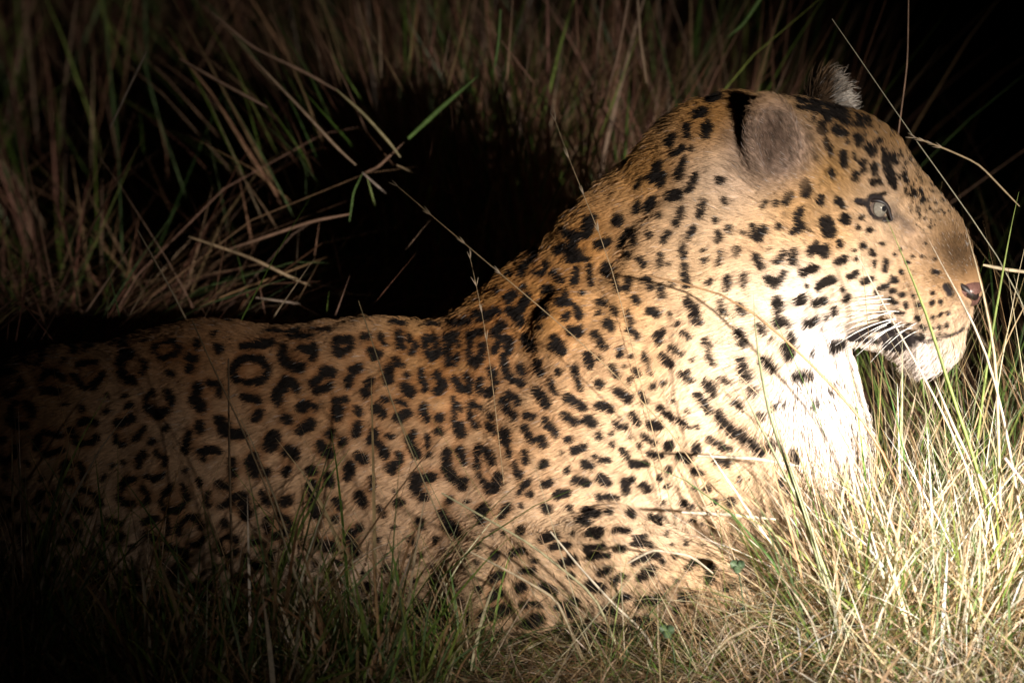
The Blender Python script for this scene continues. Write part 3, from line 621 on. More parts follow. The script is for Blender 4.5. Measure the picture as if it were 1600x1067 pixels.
# ------------------------------------------------------------------ fur
def make_fur():
    T = np.concatenate([BQ[:, [0, 1, 2]], BQ[:, [0, 2, 3]]])
    A, B, C = BV[T[:, 0]], BV[T[:, 1]], BV[T[:, 2]]
    area = 0.5 * np.linalg.norm(np.cross(B - A, C - A), axis=1)
    cen = (A + B + C) / 3
    fn = np.cross(B - A, C - A); fn /= np.maximum(np.linalg.norm(fn, axis=1, keepdims=True), 1e-12)
    view = cen - CAM; view /= np.linalg.norm(view, axis=1, keepdims=True)
    facing = -(fn * view).sum(1)
    uv = project(cen)
    dens = np.full(len(T), 0.85e6) + 0.7e6 * np.exp(-((uv[:, 0] - 1270) / 110) ** 2 - ((uv[:, 1] - 640) / 130) ** 2)
    dnose = np.linalg.norm(cen - NOSE, axis=1)
    dens = dens + 2.2e6 * np.clip((0.33 - dnose) / 0.16, 0, 1)
    dens *= np.where(facing > -0.25, 1.0, 0.22)          # the far flank is thinner
    dens *= np.clip((uv[:, 0] + 260) / 300, 0.06, 1.0)     # the rump lies outside the picture
    dens *= np.where(cen[:, 2] < 0.012, 0.1, 1.0)
    w = area * dens
    n = int(w.sum() * FUR)
    cdf = np.cumsum(w); cdf /= cdf[-1]
    pick = np.searchsorted(cdf, RNG.random(n))
    r1 = np.sqrt(RNG.random(n)); r2 = RNG.random(n)
    b0, b1, b2 = (1 - r1)[:, None], (r1 * (1 - r2))[:, None], (r1 * r2)[:, None]
    P = A[pick] * b0 + B[pick] * b1 + C[pick] * b2
    N = BN[T[pick, 0]] * b0 + BN[T[pick, 1]] * b1 + BN[T[pick, 2]] * b2
    N /= np.linalg.norm(N, axis=1, keepdims=True)
    uv = project(P)
    dn = np.linalg.norm(P - NOSE, axis=1)
    # nap: away from the nose, sinking on the flanks; forward along the foreleg
    flow = P - NOSE
    flow /= np.maximum(np.linalg.norm(flow, axis=1, keepdims=True), 1e-6)
    trunk = np.clip((dn - 0.22) / 0.25, 0, 1)[:, None]
    flow = flow * (1 - trunk) + trunk * (np.array([-0.85, 0, -0.35]))
    throat = (np.exp(-((uv[:, 0] - 1290) / 110) ** 2 - ((uv[:, 1] - 650) / 120) ** 2))[:, None]
    flow = flow * (1 - throat) + throat * np.array([0.1, 0, -1.0])
    leg = (np.clip((uv[:, 1] - 800) / 40, 0, 1) * np.clip((uv[:, 0] - 760) / 60, 0, 1) * (P[:, 1] < -0.05))[:, None]
    flow = flow * (1 - leg) + leg * np.array([0.75, 0, -0.45])
    e1 = np.clip(np.exp(-((P - EAR_C) ** 2).sum(1) / 0.05 ** 2) * 2 - .4, 0, 1)[:, None]
    e2 = np.clip(np.exp(-((P - EAR2_C) ** 2).sum(1) / 0.05 ** 2) * 2 - .4, 0, 1)[:, None]
    flow = flow * (1 - e1) + e1 * np.array([-0.5, -0.1, 0.55])
    flow = flow * (1 - e2) + e2 * np.array([0.7, 0.0, 0.35])
    # clumped disorder
    wig = np.stack([hash_noise(P, 55.0, s) - .5 for s in (11, 12, 13)], -1) * 0.6 + np.stack([hash_noise(P, 260.0, s) - .5 for s in (14, 15, 16)], -1) * 0.55
    flow = flow + wig + RNG.normal(0, 0.11, (n, 3))
    tan = flow - N * (flow * N).sum(1, keepdims=True)
    tan /= np.maximum(np.linalg.norm(tan, axis=1, keepdims=True), 1e-6)
    # length by region
    L = 0.0088 + 0.0 * dn
    L = L + 0.003 * np.exp(-((uv[:, 0] - 1150) / 150) ** 2 - ((uv[:, 1] - 480) / 180) ** 2)
    L = L + 0.008 * throat[:, 0]
    face = np.clip((0.24 - dn) / 0.12, 0, 1)
    L = L * (1 - face) + 0.0055 * face
    chin = np.exp(-((uv[:, 0] - 1440) / 60) ** 2 - ((uv[:, 1] - 565) / 26) ** 2)
    L = L + 0.009 * chin
    brow = np.exp(-((uv[:, 0] - 1380) / 40) ** 2 - ((uv[:, 1] - 285) / 14) ** 2)
    L = L + 0.003 * brow
    L = L * (1 - 0.35 * e1[:, 0]) + 0.002 * e1[:, 0] + 0.0075 * e2[:, 0]
    d_eye = np.minimum(np.linalg.norm(P - EYE_C, axis=1), np.linalg.norm(P - EYE2_C, axis=1))
    L = L * np.clip((d_eye - 0.010) / 0.012, 0.12, 1)
    L = L * np.clip((dn - 0.012) / 0.03, 0.15, 1)
    L = L * RNG.uniform(0.65, 1.2, n)
    guard = RNG.random(n) < 0.09
    L = np.where(guard, L * 1.6, L)
    lift = np.radians(24) + np.radians(4) * throat[:, 0] + np.radians(14) * chin
    lift = lift + RNG.normal(0, 0.13, n) + np.where(guard, 0.2, 0) + (hash_noise(P, 170.0, 21) - .5) * 0.5
    K = 4
    pts = np.zeros((n, K, 3), np.float32)
    for k in range(K):
        t = k / (K - 1)
        ang = lift * (1.25 - 0.75 * t)
        step = (np.sin(ang)[:, None] * N + np.cos(ang)[:, None] * tan)
        pts[:, k] = (P + step * (L * t)[:, None] - N * 0.0008)
    pts[:, :, 2] = np.maximum(pts[:, :, 2], 0.002)
    # colour where the hair shows: two thirds along the strand
    jit = RNG.normal(0, 1.1, (n, 2))
    mid = (pts[:, 1] * 0.5 + pts[:, 2] * 0.5).astype(float)
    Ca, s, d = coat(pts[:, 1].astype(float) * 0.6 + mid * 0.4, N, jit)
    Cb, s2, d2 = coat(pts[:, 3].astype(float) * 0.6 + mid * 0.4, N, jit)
    tone = (RNG.uniform(0.74, 1.18, n) * (0.82 + 0.36 * hash_noise(P, 190.0, 22)))[:, None]
    Ca, Cb = Ca * tone, Cb * tone
    pale = (RNG.random(n) < 0.03) & (s < 0.5)
    Cb[pale] = Cb[pale] * 0.6 + 0.3
    keep = d < 0.6
    pts, Ca, Cb, N, L = pts[keep], Ca[keep], Cb[keep], N[keep], L[keep]
    n = len(pts)
    hc = bpy.data.hair_curves.new("fur")
    hc.add_curves([K] * n)
    hc.position_data.foreach_set('vector', (pts - LEO_OFF.astype(np.float32)).ravel())
    rad = np.array([0.00030, 0.00029, 0.00022, 0.00005], np.float32)
    sz = np.clip(L / 0.012, 0.6, 1.15).astype(np.float32)
    ra = hc.attributes.new('radius', 'FLOAT', 'POINT') if 'radius' not in hc.attributes else hc.attributes['radius']
    ra.data.foreach_set('value', (sz[:, None] * rad[None, :]).ravel())
    ca = hc.attributes.new('tint', 'FLOAT_COLOR', 'POINT')
    c4 = np.ones((n, K, 4), np.float32)
    for k in range(K):
        q = (0.0, 0.15, 0.85, 1.0)[k]
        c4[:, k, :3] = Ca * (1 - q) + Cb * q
    ca.data.foreach_set('color', c4.ravel())
    na = hc.attributes.new('nrm', 'FLOAT_VECTOR', 'CURVE')
    na.data.foreach_set('vector', N.astype(np.float32).ravel())
    m, nt, out = nodemat("leopard_fur")
    at_ = nt.nodes.new('ShaderNodeAttribute'); at_.attribute_name = 'tint'
    an = nt.nodes.new('ShaderNodeAttribute'); an.attribute_name = 'nrm'
    geo = nt.nodes.new('ShaderNodeNewGeometry')
    mixn = nt.nodes.new('ShaderNodeMix'); mixn.data_type = 'VECTOR'; mixn.inputs[0].default_value = 0.5
    nt.links.new(geo.outputs['Normal'], mixn.inputs[4]); nt.links.new(an.outputs['Vector'], mixn.inputs[5])
    nz = nt.nodes.new('ShaderNodeVectorMath'); nz.operation = 'NORMALIZE'
    nt.links.new(mixn.outputs[1], nz.inputs[0])
    df = nt.nodes.new('ShaderNodeBsdfDiffuse')
    nt.links.new(at_.outputs['Color'], df.inputs['Color']); nt.links.new(nz.outputs[0], df.inputs['Normal'])
    hr = nt.nodes.new('ShaderNodeBsdfHair'); hr.component = 'Reflection'
    hr.inputs['RoughnessU'].default_value = 0.35; hr.inputs['RoughnessV'].default_value = 0.6
    hr.inputs['Color'].default_value = (0.5, 0.48, 0.45, 1)
    mx = nt.nodes.new('ShaderNodeMixShader'); mx.inputs[0].default_value = 0.025
    nt.links.new(df.outputs[0], mx.inputs[1]); nt.links.new(hr.outputs[0], mx.inputs[2])
    nt.links.new(mx.outputs[0], out.inputs[0])
    hc.materials.append(m)
    o = bpy.data.objects.new("fur", hc)
    COL.objects.link(o)
    o.parent = leopard
    o["kind"] = "stuff"
    print("fur strands", n)

# ------------------------------------------------------------------ eyes, nose, whiskers
def uv_sphere(c, r, seg=32, rings=20, pole=(0, 0, 1)):
    pole = np.array(pole, float); pole /= np.linalg.norm(pole)
    t = np.cross(pole, [0.3, 0.5, 0.8]); t /= np.linalg.norm(t); s = np.cross(pole, t)
    V, F = [], []
    for i in range(rings + 1):
        th = math.pi * (0.002 + 0.996 * i / rings)
        for j in range(seg):
            ph = 2 * math.pi * j / seg
            V.append(c + r * (math.cos(th) * pole + math.sin(th) * (math.cos(ph) * t + math.sin(ph) * s)))
    for i in range(rings):
        for j in range(seg):
            F.append((i * seg + j, (i + 1) * seg + j, (i + 1) * seg + (j + 1) % seg, i * seg + (j + 1) % seg))
    return np.array(V), np.array(F)

EYE_C = at(1370, 324, -0.0605); EYE2_C = at(1386, 327, 0.045)
def build_eye(C, gaze):
    gaze = np.array(gaze, float); gaze /= np.linalg.norm(gaze)
    m, nt, out = nodemat("eye_glass")
    b = nt.nodes.new('ShaderNodeBsdfPrincipled')
    g_ = nt.nodes.new('ShaderNodeAttribute'); g_.attribute_name = 'tint'
    nt.links.new(g_.outputs['Color'], b.inputs['Base Color'])
    b.inputs['Roughness'].default_value = 0.06
    b.inputs['Coat Weight'].default_value = 1.0
    nt.links.new(b.outputs[0], out.inputs[0])
    r = 0.0127
    V, F = uv_sphere(C, r, 40, 40, gaze)
    ang = np.degrees(np.arccos(np.clip(((V - C) / r) @ gaze, -1, 1)))
    c = np.where(ang[:, None] < 15, [[.012, .012, .014]], np.where(ang[:, None] < 56, [[.20, .18, .15]], np.where(ang[:, None] < 61, [[.05, .04, .03]], [[.16, .12, .10]])))
    c = c * (0.65 + 0.7 * hash_noise(V, 900.0, 3))[:, None]
    V = V + gaze * (np.clip(40 - ang, 0, 40) / 40)[:, None] * 0.0016      # corneal bulge
    o = link("eye", mesh_np("eye", V - LEO_OFF, F, color=c), leopard, m)
build_eye(EYE_C, (0.60, -0.80, 0.0))
build_eye(EYE2_C, (0.90, 0.42, 0.06))
LIDS = ([(1345, 316), (1355, 313), (1367, 311), (1378, 313), (1385, 319), (1389, 330), (1393, 344)], [(1345, 315), (1354, 322), (1360, 332), (1368, 340), (1377, 344), (1385, 344), (1393, 344)])

def loft(rings):
    k = len(rings[0]); V = np.concatenate(rings); F = []
    for i in range(len(rings) - 1):
        for j in range(k):
            F.append((i * k + j, i * k + (j + 1) % k, (i + 1) * k + (j + 1) % k, (i + 1) * k + j))
    return V, np.array(F)

def tube(P, R, sides=6):
    P = np.asarray(P, float); rings = []
    for i, p in enumerate(P):
        d = P[min(i + 1, len(P) - 1)] - P[max(i - 1, 0)]; d /= np.linalg.norm(d)
        a = np.cross(d, [0.1, 0.9, 0.2]); a /= np.linalg.norm(a); b_ = np.cross(d, a)
        rings.append(np.array([p + R[i] * (math.cos(6.2832 * j / sides) * a + math.sin(6.2832 * j / sides) * b_) for j in range(sides)]))
    return loft(rings)

def build_lids():
    for side, C in ((1, EYE_C), (-1, EYE2_C)):
        for li, path in enumerate(LIDS):
            P = []
            for x, y in path:
                q = at(x, y, EYE_C[1]) - EYE_C
                r = 0.0134
                h = math.sqrt(max(r * r - q[0] ** 2 - q[2] ** 2, 0.0055 ** 2))
                k = 1.0
                P.append(C + np.array([q[0] * min(k, 1), -side * h, q[2] * min(k, 1)]))
            P = np.array(P)
            V, F = tube(bezier_path(P, 20), np.interp(np.linspace(0, 1, 20), [0, .3, .7, 1], [.0010, .0024, .0024, .0012]) * (1.25 if li == 0 else 0.6), 8)
            link("eyelid", mesh_np("eyelid", V - LEO_OFF, F), leopard, m_nos)

def bezier_path(P, n):
    s = np.r_[0, np.cumsum(np.linalg.norm(np.diff(P, axis=0), axis=1))]
    Q = np.stack([np.interp(np.linspace(0, s[-1], n), s, P[:, i]) for i in range(3)], -1)
    for _ in range(4): Q[1:-1] = Q[1:-1] * .5 + (Q[:-2] + Q[2:]) * .25
    return Q

def bez(p0, p1, p2, n):
    t = np.linspace(0, 1, n)[:, None]
    return (1 - t) ** 2 * p0 + 2 * t * (1 - t) * p1 + t * t * p2

m_nose, nt, out = nodemat("nose_leather")
b = nt.nodes.new('ShaderNodeBsdfPrincipled')
ns = nt.nodes.new('ShaderNodeTexNoise'); ns.inputs['Scale'].default_value = 420.0
gp = nt.nodes.new('ShaderNodeNewGeometry'); nt.links.new(gp.outputs['Position'], ns.inputs['Vector'])
rp = nt.nodes.new('ShaderNodeValToRGB')
rp.color_ramp.elements[0].color = (0.07, 0.03, 0.024, 1); rp.color_ramp.elements[1].color = (0.20, 0.105, 0.085, 1)
nt.links.new(ns.outputs[0], rp.inputs[0]); nt.links.new(rp.outputs[0], b.inputs['Base Color'])
b.inputs['Roughness'].default_value = 0.38
bp = nt.nodes.new('ShaderNodeBump'); bp.inputs['Distance'].default_value = 0.0008; bp.inputs['Strength'].default_value = 0.5
nt.links.new(ns.outputs[0], bp.inputs['Height']); nt.links.new(bp.outputs[0], b.inputs['Normal'])
nt.links.new(b.outputs[0], out.inputs[0])
m_nos, nt, out = nodemat("nostril_dark")
b = nt.nodes.new('ShaderNodeBsdfPrincipled'); b.inputs['Base Color'].default_value = (0.015, 0.009, 0.008, 1); b.inputs['Roughness'].default_value = 0.5
nt.links.new(b.outputs[0], out.inputs[0])
def build_nose():
    # leather pad: wide top rim over two wings, tapering to the lip
    c = at(1514, 452, -0.040); rings = []
    fwd = np.array([0.96, -0.20, -0.12]); fwd /= np.linalg.norm(fwd)
    side = np.cross([0, 0, 1.0], fwd); side /= np.linalg.norm(side); up = np.cross(fwd, side)
    for k, (f, sc) in enumerate(((-0.010, 1.0), (0.0, 1.04), (0.007, 0.98), (0.012, 0.82), (0.0145, 0.5), (0.0155, 0.05))):
        ring = []
        for j in range(28):
            a = 6.2832 * j / 28
            x, y = math.cos(a), math.sin(a)
            w = 0.0246 * (1.0 if y > -0.1 else 1.0 - 0.62 * min(1, (-0.1 - y) / 0.9))
            h = 0.0138 if y > 0 else 0.0195
            dent = 0.0045 * math.exp(-((abs(x) - 0.70) / 0.22) ** 2 - ((y + 0.25) / 0.3) ** 2)
            ring.append(c + fwd * (f - dent) + side * x * w * sc + up * y * h * sc)
        rings.append(np.array(ring))
    V, F = loft(rings)
    o = link("nose", mesh_np("nose", V - LEO_OFF, F), leopard, m_nose)
    for s in (-1, 1):
        p = [c + fwd * q[0] + side * (-s) * q[1] + up * q[2] for q in ((0.0105, 0.0075, -0.002), (0.0095, 0.0130, -0.004), (0.0040, 0.0195, -0.001), (-0.004, 0.0225, 0.005), (-0.010, 0.022, 0.010))]
        V, F = tube(p, [0.0024, 0.0056, 0.0058, 0.0040, 0.0012], 10)
        nn = link("nostril", mesh_np("nostril", V - LEO_OFF, F), leopard, m_nos)
build_nose()
build_lids()

m_wh, nt, out = nodemat("whisker_white")
b = nt.nodes.new('ShaderNodeBsdfPrincipled'); b.inputs['Base Color'].default_value = (0.85, 0.82, 0.78, 1); b.inputs['Roughness'].default_value = 0.35
nt.links.new(b.outputs[0], out.inputs[0])
def build_whiskers():
    # root pixel -> tip pixel on the near cheek, mirrored on the far one
    W = [((1408, 483), (1318, 520)), ((1398, 490), (1312, 512)), ((1405, 496), (1305, 540)), ((1412, 499), (1322, 528)), ((1392, 503), (1318, 546)), ((1385, 508), (1335, 548)), ((1420, 505), (1345, 545)), ((1428, 512), (1372, 548)), ((1436, 516), (1388, 552)), ((1400, 468), (1325, 482)), ((1396, 475), (1318, 498)), ((1415, 488), (1312, 503)), ((1422, 495), (1338, 556)), ((1380, 462), (1312, 486)), ((1440, 500), (1360, 566)), ((1412, 510), (1352, 538))]
    for i, (a, t) in enumerate(W):
        for s in (0, 1):
            y0 = -0.076 if s == 0 else 0.010
            y1 = -0.125 - 0.03 * (i % 3) if s == 0 else 0.10
            p0, p2 = at(a[0], a[1], y0), at(t[0], t[1], y1)
            mid = at((a[0] + t[0]) / 2, (a[1] + t[1]) / 2 - 9 - (i % 4) * 2, (y0 + y1) / 2)
            P = bez(p0, mid, p2, 7)
            V, F = tube(P, np.linspace(0.00062, 0.00015, 7), 5)
            link("whisker", mesh_np("whisker", V - LEO_OFF, F), leopard, m_wh)
build_whiskers()
if FUR > 0: make_fur()

# ------------------------------------------------------------------ grass
m_grass, nt, out = nodemat("grass_blade")
a = nt.nodes.new('ShaderNodeAttribute'); a.attribute_name = 'tint'
df = nt.nodes.new('ShaderNodeBsdfDiffuse'); tr = nt.nodes.new('ShaderNodeBsdfTranslucent')
gl = nt.nodes.new('ShaderNodeBsdfGlossy'); gl.inputs['Roughness'].default_value = 0.42; gl.inputs['Color'].default_value = (0.5, 0.5, 0.45, 1)
mx = nt.nodes.new('ShaderNodeMixShader'); mx.inputs[0].default_value = 0.28
mg = nt.nodes.new('ShaderNodeMixShader'); mg.inputs[0].default_value = 0.07
geo = nt.nodes.new('ShaderNodeNewGeometry')
ns = nt.nodes.new('ShaderNodeTexNoise'); ns.inputs['Scale'].default_value = 90.0; ns.inputs['Detail'].default_value = 3.0
nt.links.new(geo.outputs['Position'], ns.inputs['Vector'])
mr = nt.nodes.new('ShaderNodeMapRange'); mr.inputs['From Min'].default_value = 0.3; mr.inputs['From Max'].default_value = 0.7; mr.inputs['To Min'].default_value = 0.65; mr.inputs['To Max'].default_value = 1.25
nt.links.new(ns.outputs[0], mr.inputs['Value'])
mu = nt.nodes.new('ShaderNodeVectorMath'); mu.operation = 'SCALE'
nt.links.new(a.outputs['Color'], mu.inputs[0]); nt.links.new(mr.outputs[0], mu.inputs['Scale'])
nt.links.new(mu.outputs[0], df.inputs['Color']); nt.links.new(mu.outputs[0], tr.inputs['Color'])
nt.links.new(df.outputs[0], mx.inputs[1]); nt.links.new(tr.outputs[0], mx.inputs[2])
nt.links.new(mx.outputs[0], mg.inputs[1]); nt.links.new(gl.outputs[0], mg.inputs[2])
nt.links.new(mg.outputs[0], out.inputs[0])

STRAW = np.array([(.46, .34, .19), (.58, .46, .30), (.36, .24, .13), (.66, .55, .40), (.42, .27, .14)])
RUST = np.array([(.34, .17, .11), (.40, .22, .15), (.26, .13, .08), (.46, .30, .20), (.36, .22, .12)])
PALE = np.array([(.70, .60, .45), (.60, .48, .32), (.48, .35, .20), (.76, .68, .55), (.56, .40, .25)])  # straw paled beyond its own colour, standing in for the beam's glare
GREEN = np.array([(.13, .22, .045), (.20, .29, .06), (.10, .17, .05), (.28, .34, .09), (.15, .22, .09)])

def inside_body(P):
    i = ((P - ORG) / H - 0.5).astype(int)
    ok = ((i >= 0) & (i < NG)).all(-1)
    i = np.clip(i, 0, NG - 1)
    return ok & (FIELD[i[..., 0], i[..., 1], i[..., 2]] < 0.004)

def blades(base, az, lean, bend, length, width, col, rows=6, twist=0.6):
    """curved tapering ribbons with a mid-rib fold; returns V, F, colours"""
    n = len(base)
    t = np.linspace(0, 1, rows)
    hd = np.stack([np.cos(az), np.sin(az), np.zeros(n)], -1)
    pts = np.zeros((n, rows, 3)); pts[:, 0] = base
    for k in range(1, rows):
        th = lean + bend * (t[k] + t[k - 1]) / 2
        d = np.sin(th)[:, None] * hd + np.cos(th)[:, None] * np.array([0, 0, 1.0])
        pts[:, k] = pts[:, k - 1] + d * (length / (rows - 1))[:, None]
    pts[:, :, 2] = np.maximum(pts[:, :, 2], 0.003 + 0.004 * RNG.random((n, 1)))
    keep = ~inside_body(pts).any(1)
    pts, hd, width, col, az, length = pts[keep], hd[keep], width[keep], col[keep], az[keep], length[keep]
    n = len(pts)
    ph = az + math.pi / 2 + RNG.normal(0, twist, n)
    side = np.stack([np.cos(ph), np.sin(ph), RNG.normal(0, 0.25, n)], -1)
    side /= np.linalg.norm(side, axis=1, keepdims=True)
    prof = np.array([0.75, 1.0, 1.0, 0.85, 0.55, 0.06]) if rows == 6 else np.interp(t, [0, .3, .7, 1], [.8, 1, .8, .06])
    off = side[:, None, :] * (width[:, None] * 0.5 * prof[None, :])[:, :, None]
    V = np.stack([pts - off, pts + off], 2).reshape(-1, 3)          # n, rows, 2
    I = np.arange(n * rows * 2).reshape(n, rows, 2)
    F = np.stack([I[:, :-1, 0], I[:, :-1, 1], I[:, 1:, 1], I[:, 1:, 0]], -1).reshape(-1, 4)
    shade = np.interp(t, [0, 0.25, 1], [0.8, 1.0, 1.08])
    C = np.repeat((col[:, None, :] * shade[None, :, None])[:, :, None, :], 2, 2).reshape(-1, 3)
    return V, F, C

def pick_col(n, green, pal=STRAW, dark=1.0):
    if pal is PALE: dark = 1.22  # sward colour raised in place of stronger light
    c = pal[RNG.integers(0, len(pal), n)]
    g = GREEN[RNG.integers(0, len(GREEN), n)]
    c = np.where((RNG.random(n) < green)[:, None], g, c)
    return np.clip(c * RNG.uniform(0.7, 1.2, (n, 1)) * RNG.uniform(0.92, 1.08, (n, 3)) * dark, 0.01, 0.8)

def field(n, xr, yr, ln, wd, lean, bend, green, pal=STRAW, az=None, clump=0.0, zoff=0.0):
    base = np.stack([RNG.uniform(*xr, n), RNG.uniform(*yr, n), np.full(n, zoff)], -1)
    if clump > 0:          # tufts: roots gather round a few crowns, blades fan out from them
        k = max(3, int(n / clump))
        cs = np.stack([RNG.uniform(*xr, k), RNG.uniform(*yr, k)], -1)
        w = RNG.integers(0, k, n)
        r = RNG.normal(0, 0.018, (n, 2))
        base[:, :2] = cs[w] + r
        A = np.arctan2(r[:, 1], r[:, 0]) + RNG.normal(0, 0.5, n)
    else:
        A = RNG.uniform(0, 2 * math.pi, n)
    if az is not None:
        A = np.where(RNG.random(n) < az[2], RNG.normal(az[0], az[1], n), A)
    L = RNG.uniform(*ln, n) * RNG.uniform(0.7, 1.1, n)
    return blades(base, A, np.radians(RNG.uniform(*lean, n)), np.radians(RNG.uniform(*bend, n)), L, RNG.uniform(*wd, n) * 0.001, pick_col(n, green, pal))

def merge(parts):
    V, F, C, k = [], [], [], 0
    for v, f, c in parts:
        V.append(v); F.append(f + k); C.append(c); k += len(v)
    return np.concatenate(V), np.concatenate(F), np.concatenate(C)

def stuff(name, parts, label, cat):
    V, F, C = merge(parts)
    o = link(name, mesh_np(name, V, F, color=C), None, m_grass)
    tag(o, label, cat, kind="stuff")
    print(name, len(F))

PI = math.pi
stuff("grass_litter", [
    field(11000, (-0.25, 0.45), (-0.75, 0.7), (0.03, 0.10), (1.0, 3.2), (35, 88), (0, 40), 0.08),
    field(9000, (0.45, 0.95), (-0.75, -0.15), (0.02, 0.055), (0.9, 3.0), (62, 89), (0, 20), 0.08),
    field(3000, (0.45, 0.95), (0.15, 0.7), (0.03, 0.10), (1.0, 3.2), (35, 88), (0, 40), 0.08),
    field(9500, (0.95, 1.55), (-0.75, 0.7), (0.03, 0.10), (1.0, 3.2), (35, 88), (0, 40), 0.08),
    field(14000, (-0.7, 1.9), (0.6, 3.2), (0.05, 0.16), (1.5, 4.0), (30, 85), (0, 40), 0.22, RUST),
], "matted dry straw and short blades covering the ground around the leopard", "straw")
stuff("sward", [
    field(4200, (0.92, 1.50), (-0.42, 0.30), (0.08, 0.22), (1.0, 4.2), (12, 72), (0, 80), 0.20, PALE, clump=26),
    field(3600, (0.95, 1.55), (-0.72, -0.22), (0.05, 0.15), (1.0, 5.0), (35, 85), (0, 60), 0.12, PALE),
    field(600, (0.98, 1.50), (-0.30, 0.25), (0.12, 0.26), (1.0, 3.0), (4, 35), (0, 60), 0.70, clump=14),
    field(350, (0.55, 0.95), (-0.62, -0.27), (0.03, 0.08), (0.8, 2.8), (30, 80), (0, 60), 0.25),
    field(350, (0.80, 1.05), (-0.40, -0.24), (0.06, 0.16), (0.7, 2.4), (15, 65), (0, 60), 0.25, PALE, az=(2.6, 0.5, 0.5)),
    field(2300, (0.94, 1.18), (-0.34, -0.15), (0.15, 0.32), (0.9, 3.6), (5, 45), (0, 95), 0.20, PALE, clump=22),
    field(1500, (0.98, 1.25), (-0.32, -0.05), (0.16, 0.34), (0.9, 3.6), (5, 50), (10, 110), 0.16, PALE),
    field(260, (0.70, 0.92), (-0.36, -0.25), (0.06, 0.18), (0.7, 2.0), (15, 60), (0, 60), 0.35),
], "dense mixed straw and green grass in front of the leopard's chest and paws", "grass")
stuff("shaded_grass", [
    field(620, (-0.1, 0.46), (-0.55, -0.16), (0.07, 0.20), (1.4, 6.0), (4, 45), (0, 70), 0.55, clump=22),
    field(200, (0.38, 0.56), (-0.40, -0.20), (0.07, 0.17), (1.2, 4.6), (4, 40), (0, 60), 0.6, clump=26),
    field(1200, (-0.1, 0.48), (-0.70, -0.20), (0.04, 0.10), (1.2, 3.8), (25, 80), (0, 60), 0.3),
    field(300, (-0.05, 0.50), (-0.40, -0.20), (0.16, 0.34), (1.4, 5.0), (4, 35), (0, 60), 0.5, clump=16),
], "dark green grass clumps in front of the leopard's belly, lower left", "grass")
stuff("tall_grass", [
    field(240, (1.00, 1.42), (-0.22, 0.45), (0.24, 0.52), (1.0, 2.8), (4, 30), (0, 45), 0.55, clump=10),
    field(340, (0.98, 1.40), (-0.34, 0.40), (0.26, 0.56), (0.6, 1.6), (8, 38), (0, 20), 0.20, az=(PI, 0.5, 0.7)),
], "tall thin green and straw blades standing right of the leopard's face", "grass")
stuff("background_grass", [
    field(5500, (-0.55, 0.42), (0.34, 1.3), (0.16, 0.50), (1.4, 6.0), (20, 95), (0, 70), 0.12, RUST, az=(-0.5, 0.8, 0.55), clump=34),
    field(2300, (-0.55, 0.36), (0.36, 0.9), (0.30, 0.65), (1.4, 5.0), (25, 80), (10, 80), 0.14, RUST, az=(-0.3, 0.9, 0.6), clump=16),
    field(2700, (0.40, 1.0), (0.95, 2.0), (0.35, 0.75), (1.8, 6.0), (3, 28), (0, 50), 0.20, RUST, clump=24),
    field(900, (-0.6, 0.5), (0.9, 2.2), (0.30, 0.60), (1.4, 4.6), (3, 55), (0, 80), 0.40, RUST, clump=24),
    field(420, (-0.08, 0.16), (0.55, 0.75), (0.50, 0.80), (1.6, 5.0), (8, 35), (70, 125), 0.10, RUST, az=(0.0, 0.55, 0.9), clump=60),
    field(260, (-0.02, 0.22), (0.42, 0.60), (0.28, 0.48), (2.0, 5.5), (10, 40), (80, 130), 0.12, RUST, az=(-0.2, 0.7, 0.85), clump=50),
    field(350, (1.0, 1.7), (0.7, 2.4), (0.25, 0.55), (0.9, 2.4), (5, 40), (0, 40), 0.35, RUST, clump=10),
    field(4500, (-0.9, 1.1), (1.8, 4.2), (0.30, 0.80), (2.0, 6.0), (3, 45), (0, 50), 0.25, RUST, clump=30),
], "reddish dry grass thicket behind the leopard's back", "grass")
# fine stems in front of the flank
stuff("fine_stems", [
    field(270, (0.40, 1.25), (-0.50, -0.22), (0.18, 0.42), (0.5, 1.0), (22, 62), (-6, 18), 0.30, az=(PI, 0.45, 0.75)),
    field(80, (-0.05, 0.6), (-0.50, -0.20), (0.18, 0.40), (0.6, 1.3), (10, 50), (-6, 18), 0.30, az=(PI * 0.9, 0.5, 0.7)),
    field(260, (0.56, 1.2), (-0.55, -0.24), (0.10, 0.26), (0.5, 1.5), (20, 60), (-6, 25), 0.40),
], "hair-thin grass stems crossing in front of the leopard's flank", "grass")

# ------------------------------------------------------------------ stalks and blades that can be picked out one by one
def ground_end(P):
    """carry the lower end of a stalk on down to the soil"""
    if P[-1][2] > P[0][2]: P = P[::-1]
    d = P[-1] - P[-2]; z = P[-1][2]
    if z < 0.01: return P
    dh = d[:2] / max(-d[2], 1e-3); s = min(1.0, 0.6 / max(np.linalg.norm(dh), 1e-6))
    Q = [P[-1] + np.array([dh[0] * s * z * k * 0.7, dh[1] * s * z * k * 0.7, -z * k]) for k in (0.5, 1.0)]
    return np.vstack([P, Q])

def resample(P, n):
    P = np.asarray(P, float)
    s = np.r_[0, np.cumsum(np.linalg.norm(np.diff(P, axis=0), axis=1))]
    u = np.linspace(0, s[-1], n * 3)
    Q = np.stack([np.interp(u, s, P[:, i]) for i in range(3)], -1)
    for _ in range(8):
        Q[1:-1] = Q[1:-1] * 0.5 + (Q[:-2] + Q[2:]) * 0.25
    return Q[::3] if len(Q[::3]) > 2 else Q

